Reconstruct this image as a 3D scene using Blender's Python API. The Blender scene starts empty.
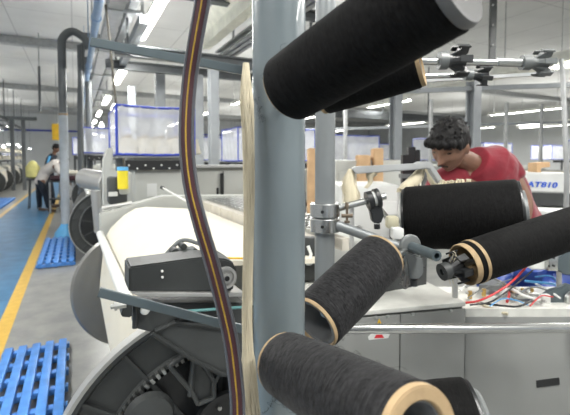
import bpy, bmesh, math, random
from mathutils import Vector, Matrix
random.seed(7)
C = bpy.context.scene.collection
R_ = math.radians
# ------------------------------------------------------------------ camera
YAW, PIT, FPX = R_(27.0), R_(2.5), 412.0
CAM = Vector((0, 0, 1.35))
FWD = Vector((math.sin(YAW)*math.cos(PIT), math.cos(YAW)*math.cos(PIT), -math.sin(PIT)))
RGT = Vector((math.cos(YAW), -math.sin(YAW), 0))
UPV = RGT.cross(FWD)
HF = Vector((math.sin(YAW), math.cos(YAW), 0))      # level forward
ZZ = Vector((0, 0, 1))
cd = bpy.data.cameras.new('camera'); cam = bpy.data.objects.new('camera', cd); C.objects.link(cam)
cam.location = CAM
cam.rotation_euler = Matrix((RGT, UPV, -FWD)).transposed().to_euler()
cd.sensor_width = 36; cd.lens = FPX*36/570; cd.shift_y = -31.5/570; cd.clip_start = .05; cd.clip_end = 200
cd.dof.use_dof = True; cd.dof.focus_distance = .8; cd.dof.aperture_fstop = 7.0
bpy.context.scene.camera = cam
# ------------------------------------------------------------------ world / exposure
w = bpy.data.worlds.new('world'); bpy.context.scene.world = w; w.use_nodes = True
w.node_tree.nodes['Background'].inputs[0].default_value = (.93, .97, 1, 1)
w.node_tree.nodes['Background'].inputs[1].default_value = .36
vs = bpy.context.scene.view_settings
vs.view_transform = 'Standard'; vs.look = 'None'; vs.gamma = 1; vs.exposure = 1.0; vs.use_curve_mapping = False
LAMP_W = 24.0
def P(px, py, d): return CAM + d*(FWD + (px-285)/FPX*RGT + (176-py)/FPX*UPV)
def ray(px, py): return P(px, py, 1)-CAM
def onX(px, py, X): r = ray(px, py); return CAM+r*(X/r.x)
def onY(px, py, Y): r = ray(px, py); return CAM+r*(Y/r.y)
def onZ(px, py, z): r = ray(px, py); return CAM+r*((z-CAM.z)/r.z)
# ------------------------------------------------------------------ materials
MATS = {}
def mat(name, col, rough=.5, metal=0., var=.12, vs_=8., bump=.0, bs=60., spec=.5, sheen=0., coat=0., emit=None, es=0., trans=0., alpha=1., scale=(1,1,1)):
    if name in MATS: return MATS[name]
    m = bpy.data.materials.new(name); m.use_nodes = True; nt = m.node_tree; b = nt.nodes['Principled BSDF']
    tc = nt.nodes.new('ShaderNodeTexCoord'); mp = nt.nodes.new('ShaderNodeMapping'); mp.inputs['Scale'].default_value = scale
    nt.links.new(tc.outputs['Object'], mp.inputs['Vector'])
    n = nt.nodes.new('ShaderNodeTexNoise'); n.inputs['Scale'].default_value = vs_; n.inputs['Detail'].default_value = 6
    nt.links.new(mp.outputs[0], n.inputs['Vector'])
    cr = nt.nodes.new('ShaderNodeValToRGB')
    cr.color_ramp.elements[0].position = .3; cr.color_ramp.elements[1].position = .7
    cr.color_ramp.elements[0].color = tuple(c*(1-var) for c in col)+(1,)
    cr.color_ramp.elements[1].color = tuple(min(1, c*(1+var)) for c in col)+(1,)
    nt.links.new(n.outputs['Fac'], cr.inputs[0]); nt.links.new(cr.outputs[0], b.inputs['Base Color'])
    b.inputs['Roughness'].default_value = rough; b.inputs['Metallic'].default_value = metal
    b.inputs['Specular IOR Level'].default_value = spec
    if sheen: b.inputs['Sheen Weight'].default_value = sheen; b.inputs['Sheen Roughness'].default_value = .4
    if coat: b.inputs['Coat Weight'].default_value = coat
    if emit: b.inputs['Emission Color'].default_value = emit+(1,); b.inputs['Emission Strength'].default_value = es
    if trans: b.inputs['Transmission Weight'].default_value = trans
    if alpha < 1: b.inputs['Alpha'].default_value = alpha
    if bump:
        n2 = nt.nodes.new('ShaderNodeTexNoise'); n2.inputs['Scale'].default_value = bs; n2.inputs['Detail'].default_value = 4
        nt.links.new(mp.outputs[0], n2.inputs['Vector'])
        bp = nt.nodes.new('ShaderNodeBump'); bp.inputs['Strength'].default_value = bump; bp.inputs['Distance'].default_value = .004
        nt.links.new(n2.outputs['Fac'], bp.inputs['Height']); nt.links.new(bp.outputs[0], b.inputs['Normal'])
    MATS[name] = m; return m
def yarn_mat(name, c0, c1, sheen=.25, rough=.75, spec=.2):
    m = bpy.data.materials.new(name); m.use_nodes = True; nt = m.node_tree; b = nt.nodes['Principled BSDF']
    tc = nt.nodes.new('ShaderNodeTexCoord'); mp = nt.nodes.new('ShaderNodeMapping')
    mp.inputs['Scale'].default_value = (34, 34, 620)
    nt.links.new(tc.outputs['Object'], mp.inputs['Vector'])
    # twist the windings a little so they cross
    n = nt.nodes.new('ShaderNodeTexNoise'); n.inputs['Scale'].default_value = 1.; n.inputs['Detail'].default_value = 5; n.inputs['Roughness'].default_value = .7
    n.inputs['Distortion'].default_value = 1.2
    nt.links.new(mp.outputs[0], n.inputs['Vector'])
    mp2 = nt.nodes.new('ShaderNodeMapping'); mp2.inputs['Scale'].default_value = (150, 150, 240); mp2.inputs['Rotation'].default_value = (.5, .3, 0)
    nt.links.new(tc.outputs['Object'], mp2.inputs['Vector'])
    n2 = nt.nodes.new('ShaderNodeTexNoise'); n2.inputs['Scale'].default_value = 1.; n2.inputs['Detail'].default_value = 3
    nt.links.new(mp2.outputs[0], n2.inputs['Vector'])
    mx = nt.nodes.new('ShaderNodeMath'); mx.operation = 'MULTIPLY_ADD'; mx.inputs[1].default_value = .5
    nt.links.new(n2.outputs['Fac'], mx.inputs[0]); nt.links.new(n.outputs['Fac'], mx.inputs[2])
    cr = nt.nodes.new('ShaderNodeValToRGB'); cr.color_ramp.elements[0].position = .58; cr.color_ramp.elements[1].position = .98
    cr.color_ramp.elements[0].color = c0+(1,); cr.color_ramp.elements[1].color = c1+(1,)
    nt.links.new(mx.outputs[0], cr.inputs[0]); nt.links.new(cr.outputs[0], b.inputs['Base Color'])
    bp = nt.nodes.new('ShaderNodeBump'); bp.inputs['Strength'].default_value = .6; bp.inputs['Distance'].default_value = .0012
    nt.links.new(mx.outputs[0], bp.inputs['Height']); nt.links.new(bp.outputs[0], b.inputs['Normal'])
    b.inputs['Roughness'].default_value = rough; b.inputs['Specular IOR Level'].default_value = spec
    b.inputs['Sheen Weight'].default_value = sheen; b.inputs['Sheen Roughness'].default_value = .35
    return m
M_black = yarn_mat('black_yarn', (.0015, .0015, .0015), (.010, .010, .010), .02, spec=.09)
M_black_lit = yarn_mat('black_yarn_lit', (.002, .002, .0022), (.034, .034, .036), .06, spec=.14)  # the same black yarn with overhead light painted in as a lighter tone
M_pole = mat('pole_paint', (.125, .152, .163), .33, .0, .07, 9, .10, 45, coat=.3)
M_pole2 = mat('frame_paint', (.18, .195, .20), .4, .2, .08, 9, .08, 45)
M_bar = mat('bar_paint', (.085, .108, .118), .35, .3, .1, 14, .06, 60)
M_chrome = mat('chrome', (.50, .51, .50), .27, 1., .08, 20)
M_steel = mat('brushed_steel', (.42, .43, .42), .3, .9, .15, 12, .05, 90)
M_alu = mat('dull_aluminium', (.50, .50, .49), .42, .8, .12, 4)
M_dark = mat('dark_casting', (.030, .033, .033), .5, .1, .15, 10, .12, 90)
M_dark2 = mat('dark_grey_paint', (.05, .054, .054), .45, .1, .12, 9, .08, 80)
M_black_p = mat('black_plastic', (.012, .013, .014), .35, 0, .2, 12)
M_grey_p = mat('grey_plastic', (.13, .14, .14), .4, 0, .12, 12)
M_tan = mat('cardboard_tube', (.31, .22, .12), .75, 0, .15, 60, .1, 140)
M_greytube = mat('grey_tube', (.16, .165, .17), .5, 0, .2, 30)
M_cream = mat('cream_yarn', (.50, .45, .33), .85, 0, .25, 20, .4, 220, sheen=.3, scale=(1, 1, .12))
M_warp = mat('cream_warp_sheet', (.66, .62, .51), .6, 0, .06, 3, .12, 300, sheen=.25, scale=(.1, 1, 1))
M_white = mat('white_enamel', (.66, .67, .65), .35, 0, .06, 5)
M_pale = mat('pale_grey_panel', (.47, .48, .45), .45, 0, .06, 3)
M_panel = mat('mid_grey_panel', (.235, .24, .23), .42, 0, .05, 3, .03, 120)
M_top = mat('worn_white_top', (.62, .62, .58), .4, 0, .15, 14)
M_blue = mat('blue_trim', (.03, .06, .42), .5, 0, .1, 5)
M_grate = mat('blue_grate_plastic', (.07, .23, .60), .4, 0, .18, 12)
M_yellow = mat('yellow_plastic', (.75, .62, .03), .4, 0, .1, 6)
M_cap = mat('light_blue_cap', (.12, .42, .75), .5, 0, .1, 6)
M_red = mat('red_cable', (.45, .02, .02), .4)
M_bluecord = mat('blue_hose', (.08, .3, .6), .4)
M_brass = mat('brass', (.55, .38, .14), .3, .9)
M_bag = mat('blue_plastic_sheet', (.03, .07, .30), .35, 0, .35, 9, .5, 12)
M_pipe = mat('grey_duct_paint', (.125, .135, .14), .4, .3, .1, 5)
M_pipelt = mat('light_grey_duct_paint', (.30, .32, .335), .4, .1, .1, 5)
M_pipeblue = mat('pale_blue_pipe', (.20, .30, .45), .45, 0, .12, 5)
M_tray = mat('galvanised_steel', (.40, .41, .41), .45, .5, .15, 9)
M_fixture = mat('lamp_housing', (.80, .80, .74), .5)
M_tube = mat('lit_tube', (1, 1, .97), .5, emit=(1, .99, .95), es=9.)
M_wall = mat('wall_paint', (.68, .70, .70), .7, 0, .06, 1)
M_skin = mat('skin', (.185, .095, .06), .5, 0, .12, 25, .1, 200)
M_hair = mat('black_hair', (.006, .0055, .0055), .6, 0, .3, 60, .5, 130, spec=.25)
M_shirt = mat('red_shirt', (.19, .007, .018), .85, 0, .2, 9, .5, 30, sheen=.3)
M_whiteshirt = mat('off_white_shirt', (.62, .58, .54), .85, 0, .1, 7, .4, 20)
M_navy = mat('dark_navy_cloth', (.015, .022, .035), .85, 0, .2, 7, .4, 20)
M_shoe = mat('brown_shoe', (.12, .08, .06), .6)
M_eye = mat('eye', (.02, .015, .012), .2)
M_hose = mat('maroon_hose', (.045, .014, .018), .4, 0, .2, 12)
M_hoseg = mat('hose_grey_edge', (.075, .078, .088), .35, 0, .1, 12)
M_hosey = mat('hose_yellow_stripe', (.30, .19, .02), .5, 0, .25, 50)
M_carton = mat('cardboard', (.55, .36, .2), .8)
M_text = mat('blue_lettering', (.03, .12, .62), .5)
M_warn_y = mat('warning_yellow', (.75, .45, .02), .5)
M_warn_r = mat('warning_red', (.6, .02, .03), .5)
M_cover = mat('clear_plastic_sheet', (.80, .82, .86), .2, 0, .1, 6, .6, 7, alpha=.42)
# ------------------------------------------------------------------ mesh builder
class MB:
    def __init__(s): s.v = []; s.f = []
    def add(s, vs, fs):
        o = len(s.v); s.v += [Vector(v) for v in vs]; s.f += [tuple(i+o for i in f) for f in fs]; return s
    def box(s, c, size, ax=None, bev=0):
        ax = ax or (Vector((1,0,0)), Vector((0,1,0)), Vector((0,0,1))); c = Vector(c)
        if bev == 0:
            vs = [c+ax[0]*(size[0]/2*i)+ax[1]*(size[1]/2*j)+ax[2]*(size[2]/2*k) for i in (-1,1) for j in (-1,1) for k in (-1,1)]
            return s.add(vs, [(0,1,3,2),(4,6,7,5),(0,4,5,1),(2,3,7,6),(0,2,6,4),(1,5,7,3)])
        bm = bmesh.new(); bmesh.ops.create_cube(bm, size=1)
        for v in bm.verts: v.co = Vector((v.co.x*size[0], v.co.y*size[1], v.co.z*size[2]))
        bmesh.ops.bevel(bm, geom=bm.edges[:], offset=min(bev, min(size)*.45), segments=2, affect='EDGES', profile=.5)
        bm.verts.index_update()
        vs = [c+ax[0]*v.co.x+ax[1]*v.co.y+ax[2]*v.co.z for v in bm.verts]; fs = [tuple(v.index for v in f.verts) for f in bm.faces]
        bm.free(); return s.add(vs, fs)
    def rev(s, p0, axis, prof, seg=40, closed=False, a0=0, a1=2*math.pi):
        """revolve profile [(h, r)] about axis starting at p0"""
        p0 = Vector(p0); z = Vector(axis).normalized(); x = z.orthogonal().normalized(); y = z.cross(x)
        n = len(prof); vs = []
        for h, r in prof:
            for k in range(seg):
                a = a0+(a1-a0)*k/seg; vs.append(p0+z*h+(x*math.cos(a)+y*math.sin(a))*max(r, 1e-5))
        fs = []
        for i in range(n-1 if not closed else n):
            j = (i+1) % n
            for k in range(seg): k2 = (k+1) % seg; fs.append((i*seg+k, i*seg+k2, j*seg+k2, j*seg+k))
        if not closed:
            fs.append(tuple(reversed(range(seg)))); fs.append(tuple((n-1)*seg+k for k in range(seg)))
        return s.add(vs, fs)
    def cyl(s, a, b, r, seg=24, r2=None):
        a = Vector(a); b = Vector(b); L = (b-a).length; r2 = r if r2 is None else r2; e = min(r, r2, L)*.08
        return s.rev(a, b-a, [(0, r-e), (e, r), (L-e, r2), (L, r2-e)], seg)
    def pipe(s, a, b, r, ri, seg=28):
        a = Vector(a); b = Vector(b); L = (b-a).length
        return s.rev(a, b-a, [(0, ri), (0, r), (L, r), (L, ri)], seg, closed=True)
    def sweep(s, pts, r, seg=10, sec=None, up=None):
        """tube along pts; r number or list; sec = cross-section [(u,v)] multiplying r"""
        pts = [Vector(p) for p in pts]; n = len(pts); rs = r if isinstance(r, (list, tuple)) else [r]*n
        sec = sec or [(math.cos(2*math.pi*k/seg), math.sin(2*math.pi*k/seg)) for k in range(seg)]; m = len(sec)
        t0 = (pts[1]-pts[0]).normalized(); x = (t0.cross(Vector(up)) if up else t0.orthogonal()).normalized(); vs = []
        for i, p in enumerate(pts):
            t = (pts[min(i+1, n-1)]-pts[max(i-1, 0)]).normalized()
            x = (t.cross(Vector(up)) if up else (x-t*x.dot(t))).normalized(); y = t.cross(x)
            for u, v in sec: vs.append(p+x*(u*rs[i])+y*(v*rs[i]))
        fs = [(i*m+k, i*m+(k+1) % m, (i+1)*m+(k+1) % m, (i+1)*m+k) for i in range(n-1) for k in range(m)]
        fs += [tuple(reversed(range(m))), tuple((n-1)*m+k for k in range(m))]
        return s.add(vs, fs)
    def prism(s, pts, d):
        """polygon pts extruded by vector d"""
        n = len(pts); d = Vector(d); pts = [Vector(p) for p in pts]
        fs = [tuple(range(n)), tuple(reversed(range(n, 2*n)))]+[(i, i+n, (i+1) % n+n, (i+1) % n) for i in range(n)]
        return s.add(pts+[p+d for p in pts], fs)
EX = {}
def _b(s, name, m, parent=None, smooth=35, bev=0):
    W = EX[parent.name]['_W'].inverted() if parent else None
    me = bpy.data.meshes.new(name); vs = [W@v for v in s.v] if W else s.v
    me.from_pydata([tuple(v) for v in vs], [], s.f)
    bm = bmesh.new(); bm.from_mesh(me); bmesh.ops.recalc_face_normals(bm, faces=bm.faces)
    if bev: bmesh.ops.bevel(bm, geom=[e for e in bm.edges if len(e.link_faces) == 2 and e.calc_face_angle(0) > .6], offset=bev, segments=2, affect='EDGES')
    bm.to_mesh(me); bm.free()
    if smooth: me.shade_smooth(); me.set_sharp_from_angle(angle=R_(smooth))
    me.materials.append(m); o = bpy.data.objects.new(name, me); C.objects.link(o)
    if parent: o.parent = parent
    EX[o.name] = {'_W': EX[parent.name]['_W'] if parent else Matrix()}
    return o
MB.build = _b
def thing(name, label, cat, loc=(0,0,0), mtx=None, group=None):
    o = bpy.data.objects.new(name, None); C.objects.link(o); o.empty_display_size = .05
    W = mtx or Matrix.Translation(Vector(loc)); o.matrix_basis = W; EX[o.name] = {'_W': W}
    o['label'] = label; o['category'] = cat
    if group: o['group'] = group
    return o
def tag(o, label, cat, group=None, kind=None):
    o['label'] = label; o['category'] = cat
    if group: o['group'] = group
    if kind: o['kind'] = kind
    return o
def rebase(o, p):
    """move a single-mesh thing's origin to p"""
    p = Vector(p); o.data.transform(Matrix.Translation(-p)); o.location = p; return o
def struct(o): o['kind'] = 'structure'; return o
def dup(root, mtx, label=None, group=None):
    r = root.copy(); C.objects.link(r); r.matrix_basis = mtx@root.matrix_basis
    if label: r['label'] = label
    if group: r['group'] = group
    for ch in list(root.children):
        c = ch.copy(); C.objects.link(c); c.parent = r
        for g in list(ch.children):
            d = g.copy(); C.objects.link(d); d.parent = c
    return r
def T(x, y, z=0): return Matrix.Translation((x, y, z))
def spline(pts, n=12):
    pts = [Vector(p) for p in pts]; q = [2*pts[0]-pts[1]]+pts+[2*pts[-1]-pts[-2]]; out = []
    for i in range(1, len(q)-2):
        for k in range(n):
            t = k/n; a, b, c, d = q[i-1:i+3]
            out.append(.5*((2*b)+(c-a)*t+(2*a-5*b+4*c-d)*t*t+(3*b-a-3*c+d)*t**3))
    return out+[pts[-1]]
CX = (RGT, HF, ZZ)     # axes of things that face the camera squarely
# ------------------------------------------------------------------ structure: floor, ceiling, walls
def floor_material():
    m = bpy.data.materials.new('factory_floor'); m.use_nodes = True; nt = m.node_tree; b = nt.nodes['Principled BSDF']
    tc = nt.nodes.new('ShaderNodeTexCoord'); sp = nt.nodes.new('ShaderNodeSeparateXYZ'); nt.links.new(tc.outputs['Object'], sp.inputs[0])
    def band(lo, hi):
        a = nt.nodes.new('ShaderNodeMath'); a.operation = 'GREATER_THAN'; a.inputs[1].default_value = lo
        c = nt.nodes.new('ShaderNodeMath'); c.operation = 'LESS_THAN'; c.inputs[1].default_value = hi
        e = nt.nodes.new('ShaderNodeMath'); e.operation = 'MULTIPLY'
        nt.links.new(sp.outputs[0], a.inputs[0]); nt.links.new(sp.outputs[0], c.inputs[0])
        nt.links.new(a.outputs[0], e.inputs[0]); nt.links.new(c.outputs[0], e.inputs[1]); return e
    def noisecol(c0, c1, sc, p0=.35, p1=.65):
        n = nt.nodes.new('ShaderNodeTexNoise'); n.inputs['Scale'].default_value = sc; n.inputs['Detail'].default_value = 8; n.inputs['Roughness'].default_value = .65
        nt.links.new(tc.outputs['Object'], n.inputs['Vector'])
        r = nt.nodes.new('ShaderNodeValToRGB'); r.color_ramp.elements[0].color = c0+(1,); r.color_ramp.elements[1].color = c1+(1,)
        r.color_ramp.elements[0].position = p0; r.color_ramp.elements[1].position = p1
        nt.links.new(n.outputs['Fac'], r.inputs[0]); return r
    conc = noisecol((.20, .205, .20), (.29, .29, .275), 5)
    blue = noisecol((.035, .13, .26), (.07, .22, .40), 4)
    yel = noisecol((.55, .34, .05), (.68, .44, .08), 14)
    def mix(f, a, c):
        x = nt.nodes.new('ShaderNodeMix'); x.data_type = 'RGBA'
        nt.links.new(f.outputs[0], x.inputs[0]); nt.links.new(a, x.inputs[6]); nt.links.new(c, x.inputs[7]); return x.outputs[2]
    o = mix(band(-1.62, -.5), conc.outputs[0], blue.outputs[0])
    o = mix(band(-.58, -.475), o, yel.outputs[0]); o = mix(band(-1.62, -1.52), o, yel.outputs[0])
    nt.links.new(o, b.inputs['Base Color'])
    b.inputs['Roughness'].default_value = .28
    return m
struct(MB().box((10, 14, -.05), (36, 44, .1)).build('floor', floor_material(), smooth=0))
def ceiling_material():
    m = mat('ceiling_panels', (.66, .665, .65), .7, 0, .05, 1.5); nt = m.node_tree; b = nt.nodes['Principled BSDF']
    src = b.inputs['Base Color'].links[0].from_socket; tc = nt.nodes.new('ShaderNodeTexCoord')
    br = nt.nodes.new('ShaderNodeTexBrick'); br.offset = 0; br.inputs['Scale'].default_value = 1; br.inputs['Mortar Size'].default_value = .012
    br.inputs['Brick Width'].default_value = 1.25; br.inputs['Row Height'].default_value = 2.6
    nt.links.new(tc.outputs['Object'], br.inputs['Vector'])
    x = nt.nodes.new('ShaderNodeMix'); x.data_type = 'RGBA'; nt.links.new(br.outputs['Fac'], x.inputs[0])
    nt.links.new(src, x.inputs[6]); x.inputs[7].default_value = (.45, .45, .45, 1); nt.links.new(x.outputs[2], b.inputs['Base Color'])
    return m
struct(MB().box((10, 14, 4.55), (36, 44, .1)).build('ceiling', ceiling_material(), smooth=0))
struct(MB().box((10, 34, 2.25), (36, .1, 4.6)).build('wall_back', M_wall, smooth=0))
struct(MB().box((27, 14, 2.25), (.1, 44, 4.6)).build('wall_right', M_wall, smooth=0))
struct(MB().box((10, 33.93, 3.3), (36, .05, .12)).build('trim_1', M_blue, smooth=0))
for i, y in enumerate((12.8, 21, 29.2)):
    mb = MB(); z = 4.42
    for dz, wd in ((-.12, .26), (.02, .05), (.1, .26)): mb.box((10, y, z+dz), (36, wd, .035 if wd > .1 else .26))
    struct(mb.build('trim_%d' % (i+2), M_tray, smooth=0))
# ------------------------------------------------------------------ ceiling lamps
def lamp_fixture(x, y0, y1, z, label, group=None, wide=.18):
    t = thing('ceiling_light', label, 'light', (x, (y0+y1)/2, z), group=group); L = y1-y0; ym = (y0+y1)/2
    prof = [(-wide/2, -.01), (-wide*.25, .05), (-wide*.25, .09), (wide*.25, .09), (wide*.25, .05), (wide/2, -.01), (wide/2-.005, -.014), (wide*.24, .042), (-wide*.24, .042), (-wide/2+.005, -.014)]
    MB().prism([(x+a, y0, z+b) for a, b in prof], (0, L, 0)).build('reflector', M_fixture, t)
    for s in (-1, 1): MB().cyl((x+s*wide*.18, y0+.03, z+.012), (x+s*wide*.18, y1-.03, z+.012), .018, 10).build('lamp_tube', M_tube, t)
    for yy in (y0+.2, y1-.2): MB().cyl((x, yy, z+.085), (x, yy, 4.5), .006, 6).build('hanger', M_tray, t)
    ld = bpy.data.lights.new('tube_light', 'AREA'); ld.shape = 'RECTANGLE'; ld.size = wide*.9; ld.size_y = L; ld.energy = LAMP_W*L; ld.color = (1, .985, .95)
    lo = bpy.data.objects.new('tube_light', ld); C.objects.link(lo); lo.parent = t; lo.location = (0, 0, -.03)
    lu = ld.copy(); lu.energy = LAMP_W*L*.2; lp = bpy.data.objects.new('ceiling_fill', lu); C.objects.link(lp); lp.parent = t; lp.location = (0, 0, .10); lp.rotation_euler = (math.pi, 0, 0)  # second, upward light is a fill added to brighten the ceiling
    return t
lamp_fixture(.84, 4.25, 6.15, 3.0, 'bright twin tube light above the near warp roll, closest in view', None, .14)
lamp_fixture(.84, 8.2, 10.1, 3.0, 'second twin tube light along the right side of the aisle', 'aisle tube lights')
k = 0
for (x, ys, z, wd) in ((.84, (-1.6,), 3.0, .18), (-1.6, (-1, 2.2), 3.2, .18), (4.4, (-2.2, .1), 3.2, .18), (22, (6, 12, 18), 3.0, .4), (10.5, (22, 27), 3.0, .2), (16, (24,), 3.0, .2), (5, (26,), 3., .2), (.84, (12.2, 16.2, 20.2, 24.2), 3.0, .18), (-3.2, (8, 12.5, 17, 21.5, 26), 3.0, .18), (4.4, (6, 10.4, 15, 20), 3.0, .2),  # leading rows, overhead out of view and far back, are added for light
                    (8.6, (9, 13.6, 18.5, 24), 3.0, .24), (7.8, (2.7,), 2.98, .42), (13.5, (7.5, 13, 19), 2.9, .3), (17.7, (6.1, 9.2, 13), 2.8, .5)):
    for y in ys:
        lamp_fixture(x, y, y+(2.6 if x > 12 else 1.9), z, 'twin tube ceiling light in the rows hanging over the weaving hall, some rows added for light' if k != 40 else 'twin tube light at far upper right, above the finned hub', 'hall tube lights' if k != 40 else None, wd); k += 1
# cream underside of a cable duct / lamp channel at centre top
t = thing('lamp_channel', 'long cream sheet metal channel hanging under the ceiling left of the grey pole', 'channel', (1.8, 5, 3.2))
MB().prism([(1.72, 3.3, 3.0), (1.86, 3.3, 3.0), (1.86, 3.3, 3.16), (2.02, 3.3, 3.3), (1.60, 3.3, 3.3), (1.72, 3.3, 3.16)], (0, 2.9, 0)).build('cream_cover', mat('cream_sheet_metal', (.78, .77, .66), .5), t)
for y in (3.6, 4.7, 5.9): MB().cyl((1.8, y, 3.3), (1.8, y, 4.5), .008, 8).build('hanger', M_tray, t)
mb = MB(); x = 2.13
for i in range(6): mb.box((x+i*.05, 4.9, 3.02+.012*(i % 2)), (.03, 3.4, .03))
mb.box((2.25, 4.9, 3.08), (.34, 3.4, .02)); mb.box((2.25, 3.5, 3.8), (.03, .03, 1.42)); mb.box((2.25, 6.2, 3.8), (.03, .03, 1.42))
tag(rebase(mb.build('slotted_tray', M_tray), (2.25, 4.9, 3.0)), 'slotted grey cable tray beside the cream channel', 'cable tray')
t = thing('lamp_channel', 'wide pale lamp channel under the ceiling at the upper right edge', 'channel', (7.8, 6, 3.1))
MB().prism([(7.55, 1.2, 3.02), (7.62, 1.2, 3.22), (8.0, 1.2, 3.22), (8.1, 1.2, 3.02), (8.07, 1.2, 3.02), (7.98, 1.2, 3.19), (7.64, 1.2, 3.19), (7.58, 1.2, 3.02)], (0, 9, 0)).build('cream_cover', M_fixture, t)
for y in (2.5, 5.5, 8.5): MB().cyl((7.8, y, 3.2), (7.8, y, 4.5), .01, 8).build('hanger', M_tray, t)
# cable trays over the right row of looms
mb = MB()
for (x, z, wd, h) in ((.44, 3.0, .16, .10), (.62, 3.06, .08, .14)):
    mb.box((x, 12, z), (wd, 19, .012)); mb.box((x-wd/2, 12, z+h/2), (.01, 19, h)); mb.box((x+wd/2, 12, z+h/2), (.01, 19, h))
for y in range(3, 22, 2): mb.box((.53, y, 3.0), (.42, .05, .04)); mb.box((.35, y, 3.75), (.03, .03, 1.5)); mb.box((.72, y, 3.75), (.03, .03, 1.5))
for y in range(0, 60): mb.box((.535, 3+.3*y, 3.09), (.03, .12, .09))
tag(rebase(mb.build('cable_tray', M_tray), (.5, 12, 3)), 'long galvanised cable tray running left of the bright tube light', 'cable tray')
mb = MB()
mb.sweep([(.25, 2.2, 2.95), (.25, 9, 2.95), (.25, 20, 2.95)], .045, 14)
for y in (3.5, 5.2, 8, 11): mb.cyl((.25, y, 2.95), (.25, y+.08, 2.95), .058, 14); mb.cyl((.25, y+.04, 2.99), (.25, y+.04, 4.5), .008, 6)
tag(rebase(mb.build('overhead_pipe', M_pipeblue), (.25, 10, 2.95)), 'pale blue overhead pipe running along the aisle at the left', 'pipe')
cb = MB().sweep(spline([(.33, 4.9, 3.0), (.36, 4.85, 2.6), (.40, 4.9, 2.1), (.47, 5, 1.6), (.5, 5, 1.2)]), .012, 8).build('hanging_cable', mat('brown_cable', (.10, .09, .07), .5))
tag(rebase(cb, (.5, 5, 1.2)), 'thin brown cable hanging from the cable tray left of the covered creel', 'cable')
# left side trays
mb = MB()
for x in (-3.6, -3.1, -2.5): mb.box((x, 16, 2.9), (.12, 24, .09))
for y in range(5, 28, 3): mb.box((-3.05, y, 2.86), (1.3, .06, .05)); mb.box((-3.6, y, 3.7), (.04, .04, 1.65)); mb.box((-2.5, y, 3.7), (.04, .04, 1.65))
tag(rebase(mb.build('duct_grid', M_pipe), (-3, 16, 2.9)), 'dark steel frame of ducts above the left row of looms', 'frame')
mb = MB()
for x in (-2.3, -1.9): mb.box((x, 20.4, 1.5), (.14, .14, 3.0))
mb.box((-2.2, 20.4, 3.0), (1.6, .2, .14)); mb.box((-2.9, 20.4, 1.5), (.14, .14, 3))
tag(rebase(mb.build('portal_frame', M_pipe), (-2.2, 20.4, 0)), 'dark steel portal frame at the far left end of the aisle', 'frame')
# ------------------------------------------------------------------ tall pipes by the aisle
def duct(name, pts, r, m, label, base=None):
    t = thing(name, label, 'duct', base or pts[0])
    MB().sweep(pts, r, 24).build('duct_body', m, t); return t
px = onZ(66, 236, 0); X0, Y0 = px.x, px.y
t = duct('suction_duct', spline([(X0, Y0, 2.1), (X0, Y0, 3.1), (X0+.02, Y0, 3.38), (X0+.17, Y0+.02, 3.52), (X0+.36, Y0+.02, 3.42), (X0+.42, Y0+.02, 3.25)], 8), .066, M_pipe, 'tall grey suction duct bent over at the top with a blue cone foot')
MB().cyl((X0, Y0, .16), (X0, Y0, 2.12), .070, 28).build('lower_sleeve', mat('pale_sleeve_paint', (.42, .46, .50), .4), t)
mb = MB(); mb.rev((X0, Y0, .22), (0, 0, -1), [(0, .072), (.03, .085), (.15, .17), (.22, .18)], 24); mb.build('foot_cone', M_cap, t)['label'] = 'light blue cone foot'
MB().rev((X0, Y0, 2.08), ZZ, [(0, .066), (0, .075), (.03, .075), (.03, .066)], 24).build('joint_ring', M_tan, t)
t = duct('duct', [(X0+.27, Y0+.02, .1), (X0+.27, Y0+.02, 3.3)], .036, M_pipe, 'thin grey vertical duct just right of the bent suction duct')
MB().cyl((X0+.27, Y0+.02, 0), (X0+.27, Y0+.02, .12), .08).build('foot', M_pipe, t)
px = onZ(86, 232, 0)
t = duct('duct', spline([(px.x-.05, px.y+.3, .0), (px.x-.05, px.y+.3, 2.), (px.x, px.y+.3, 3.3), (px.x+.05, px.y+.35, 3.45)], 6), .055, M_pipe, 'grey vertical duct right of the thin duct, behind the looms')
t = duct('duct', [(px.x+.12, px.y+1.1, 0), (px.x+.12, px.y+1.1, 3.4)], .06, M_pipe, 'grey vertical duct furthest right of the duct cluster')
duct('cross_duct', spline([(X0+.3, Y0+.35, 3.56), (X0+.7, Y0+.35, 3.56), (X0+1.1, Y0+.4, 3.56)], 4), .06, M_pipe, 'short horizontal duct joining the tops of the vertical ducts')
t = thing('rod', 'thin dark rod hanging from the ceiling at upper left', 'rod', onY(39, 105, 12))
MB().cyl(onY(39, 66, 12.2), onY(40, 112, 12.2), .03, 8).build('shaft', M_pipe, t)
MB().cyl(onY(39, 66, 12.2), onY(39, 66, 12.2)+Vector((0, 0, 1.2)), .012, 6).build('hanger', M_tray, t)
p = onZ(56, 172, .0); y = 16
a = onY(57, 132, y)
hs_ = thing('hanging_sign', 'small orange hanging board beyond the suction duct', 'sign', a)
MB().box(a, (.3, .1, .55), bev=.03).build('board', M_warn_y, hs_)
MB().box((a.x, a.y, (a.z+.27+4.5)/2), (.02, .02, 4.5-a.z-.27)).build('hanger', M_tray, hs_)
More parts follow.
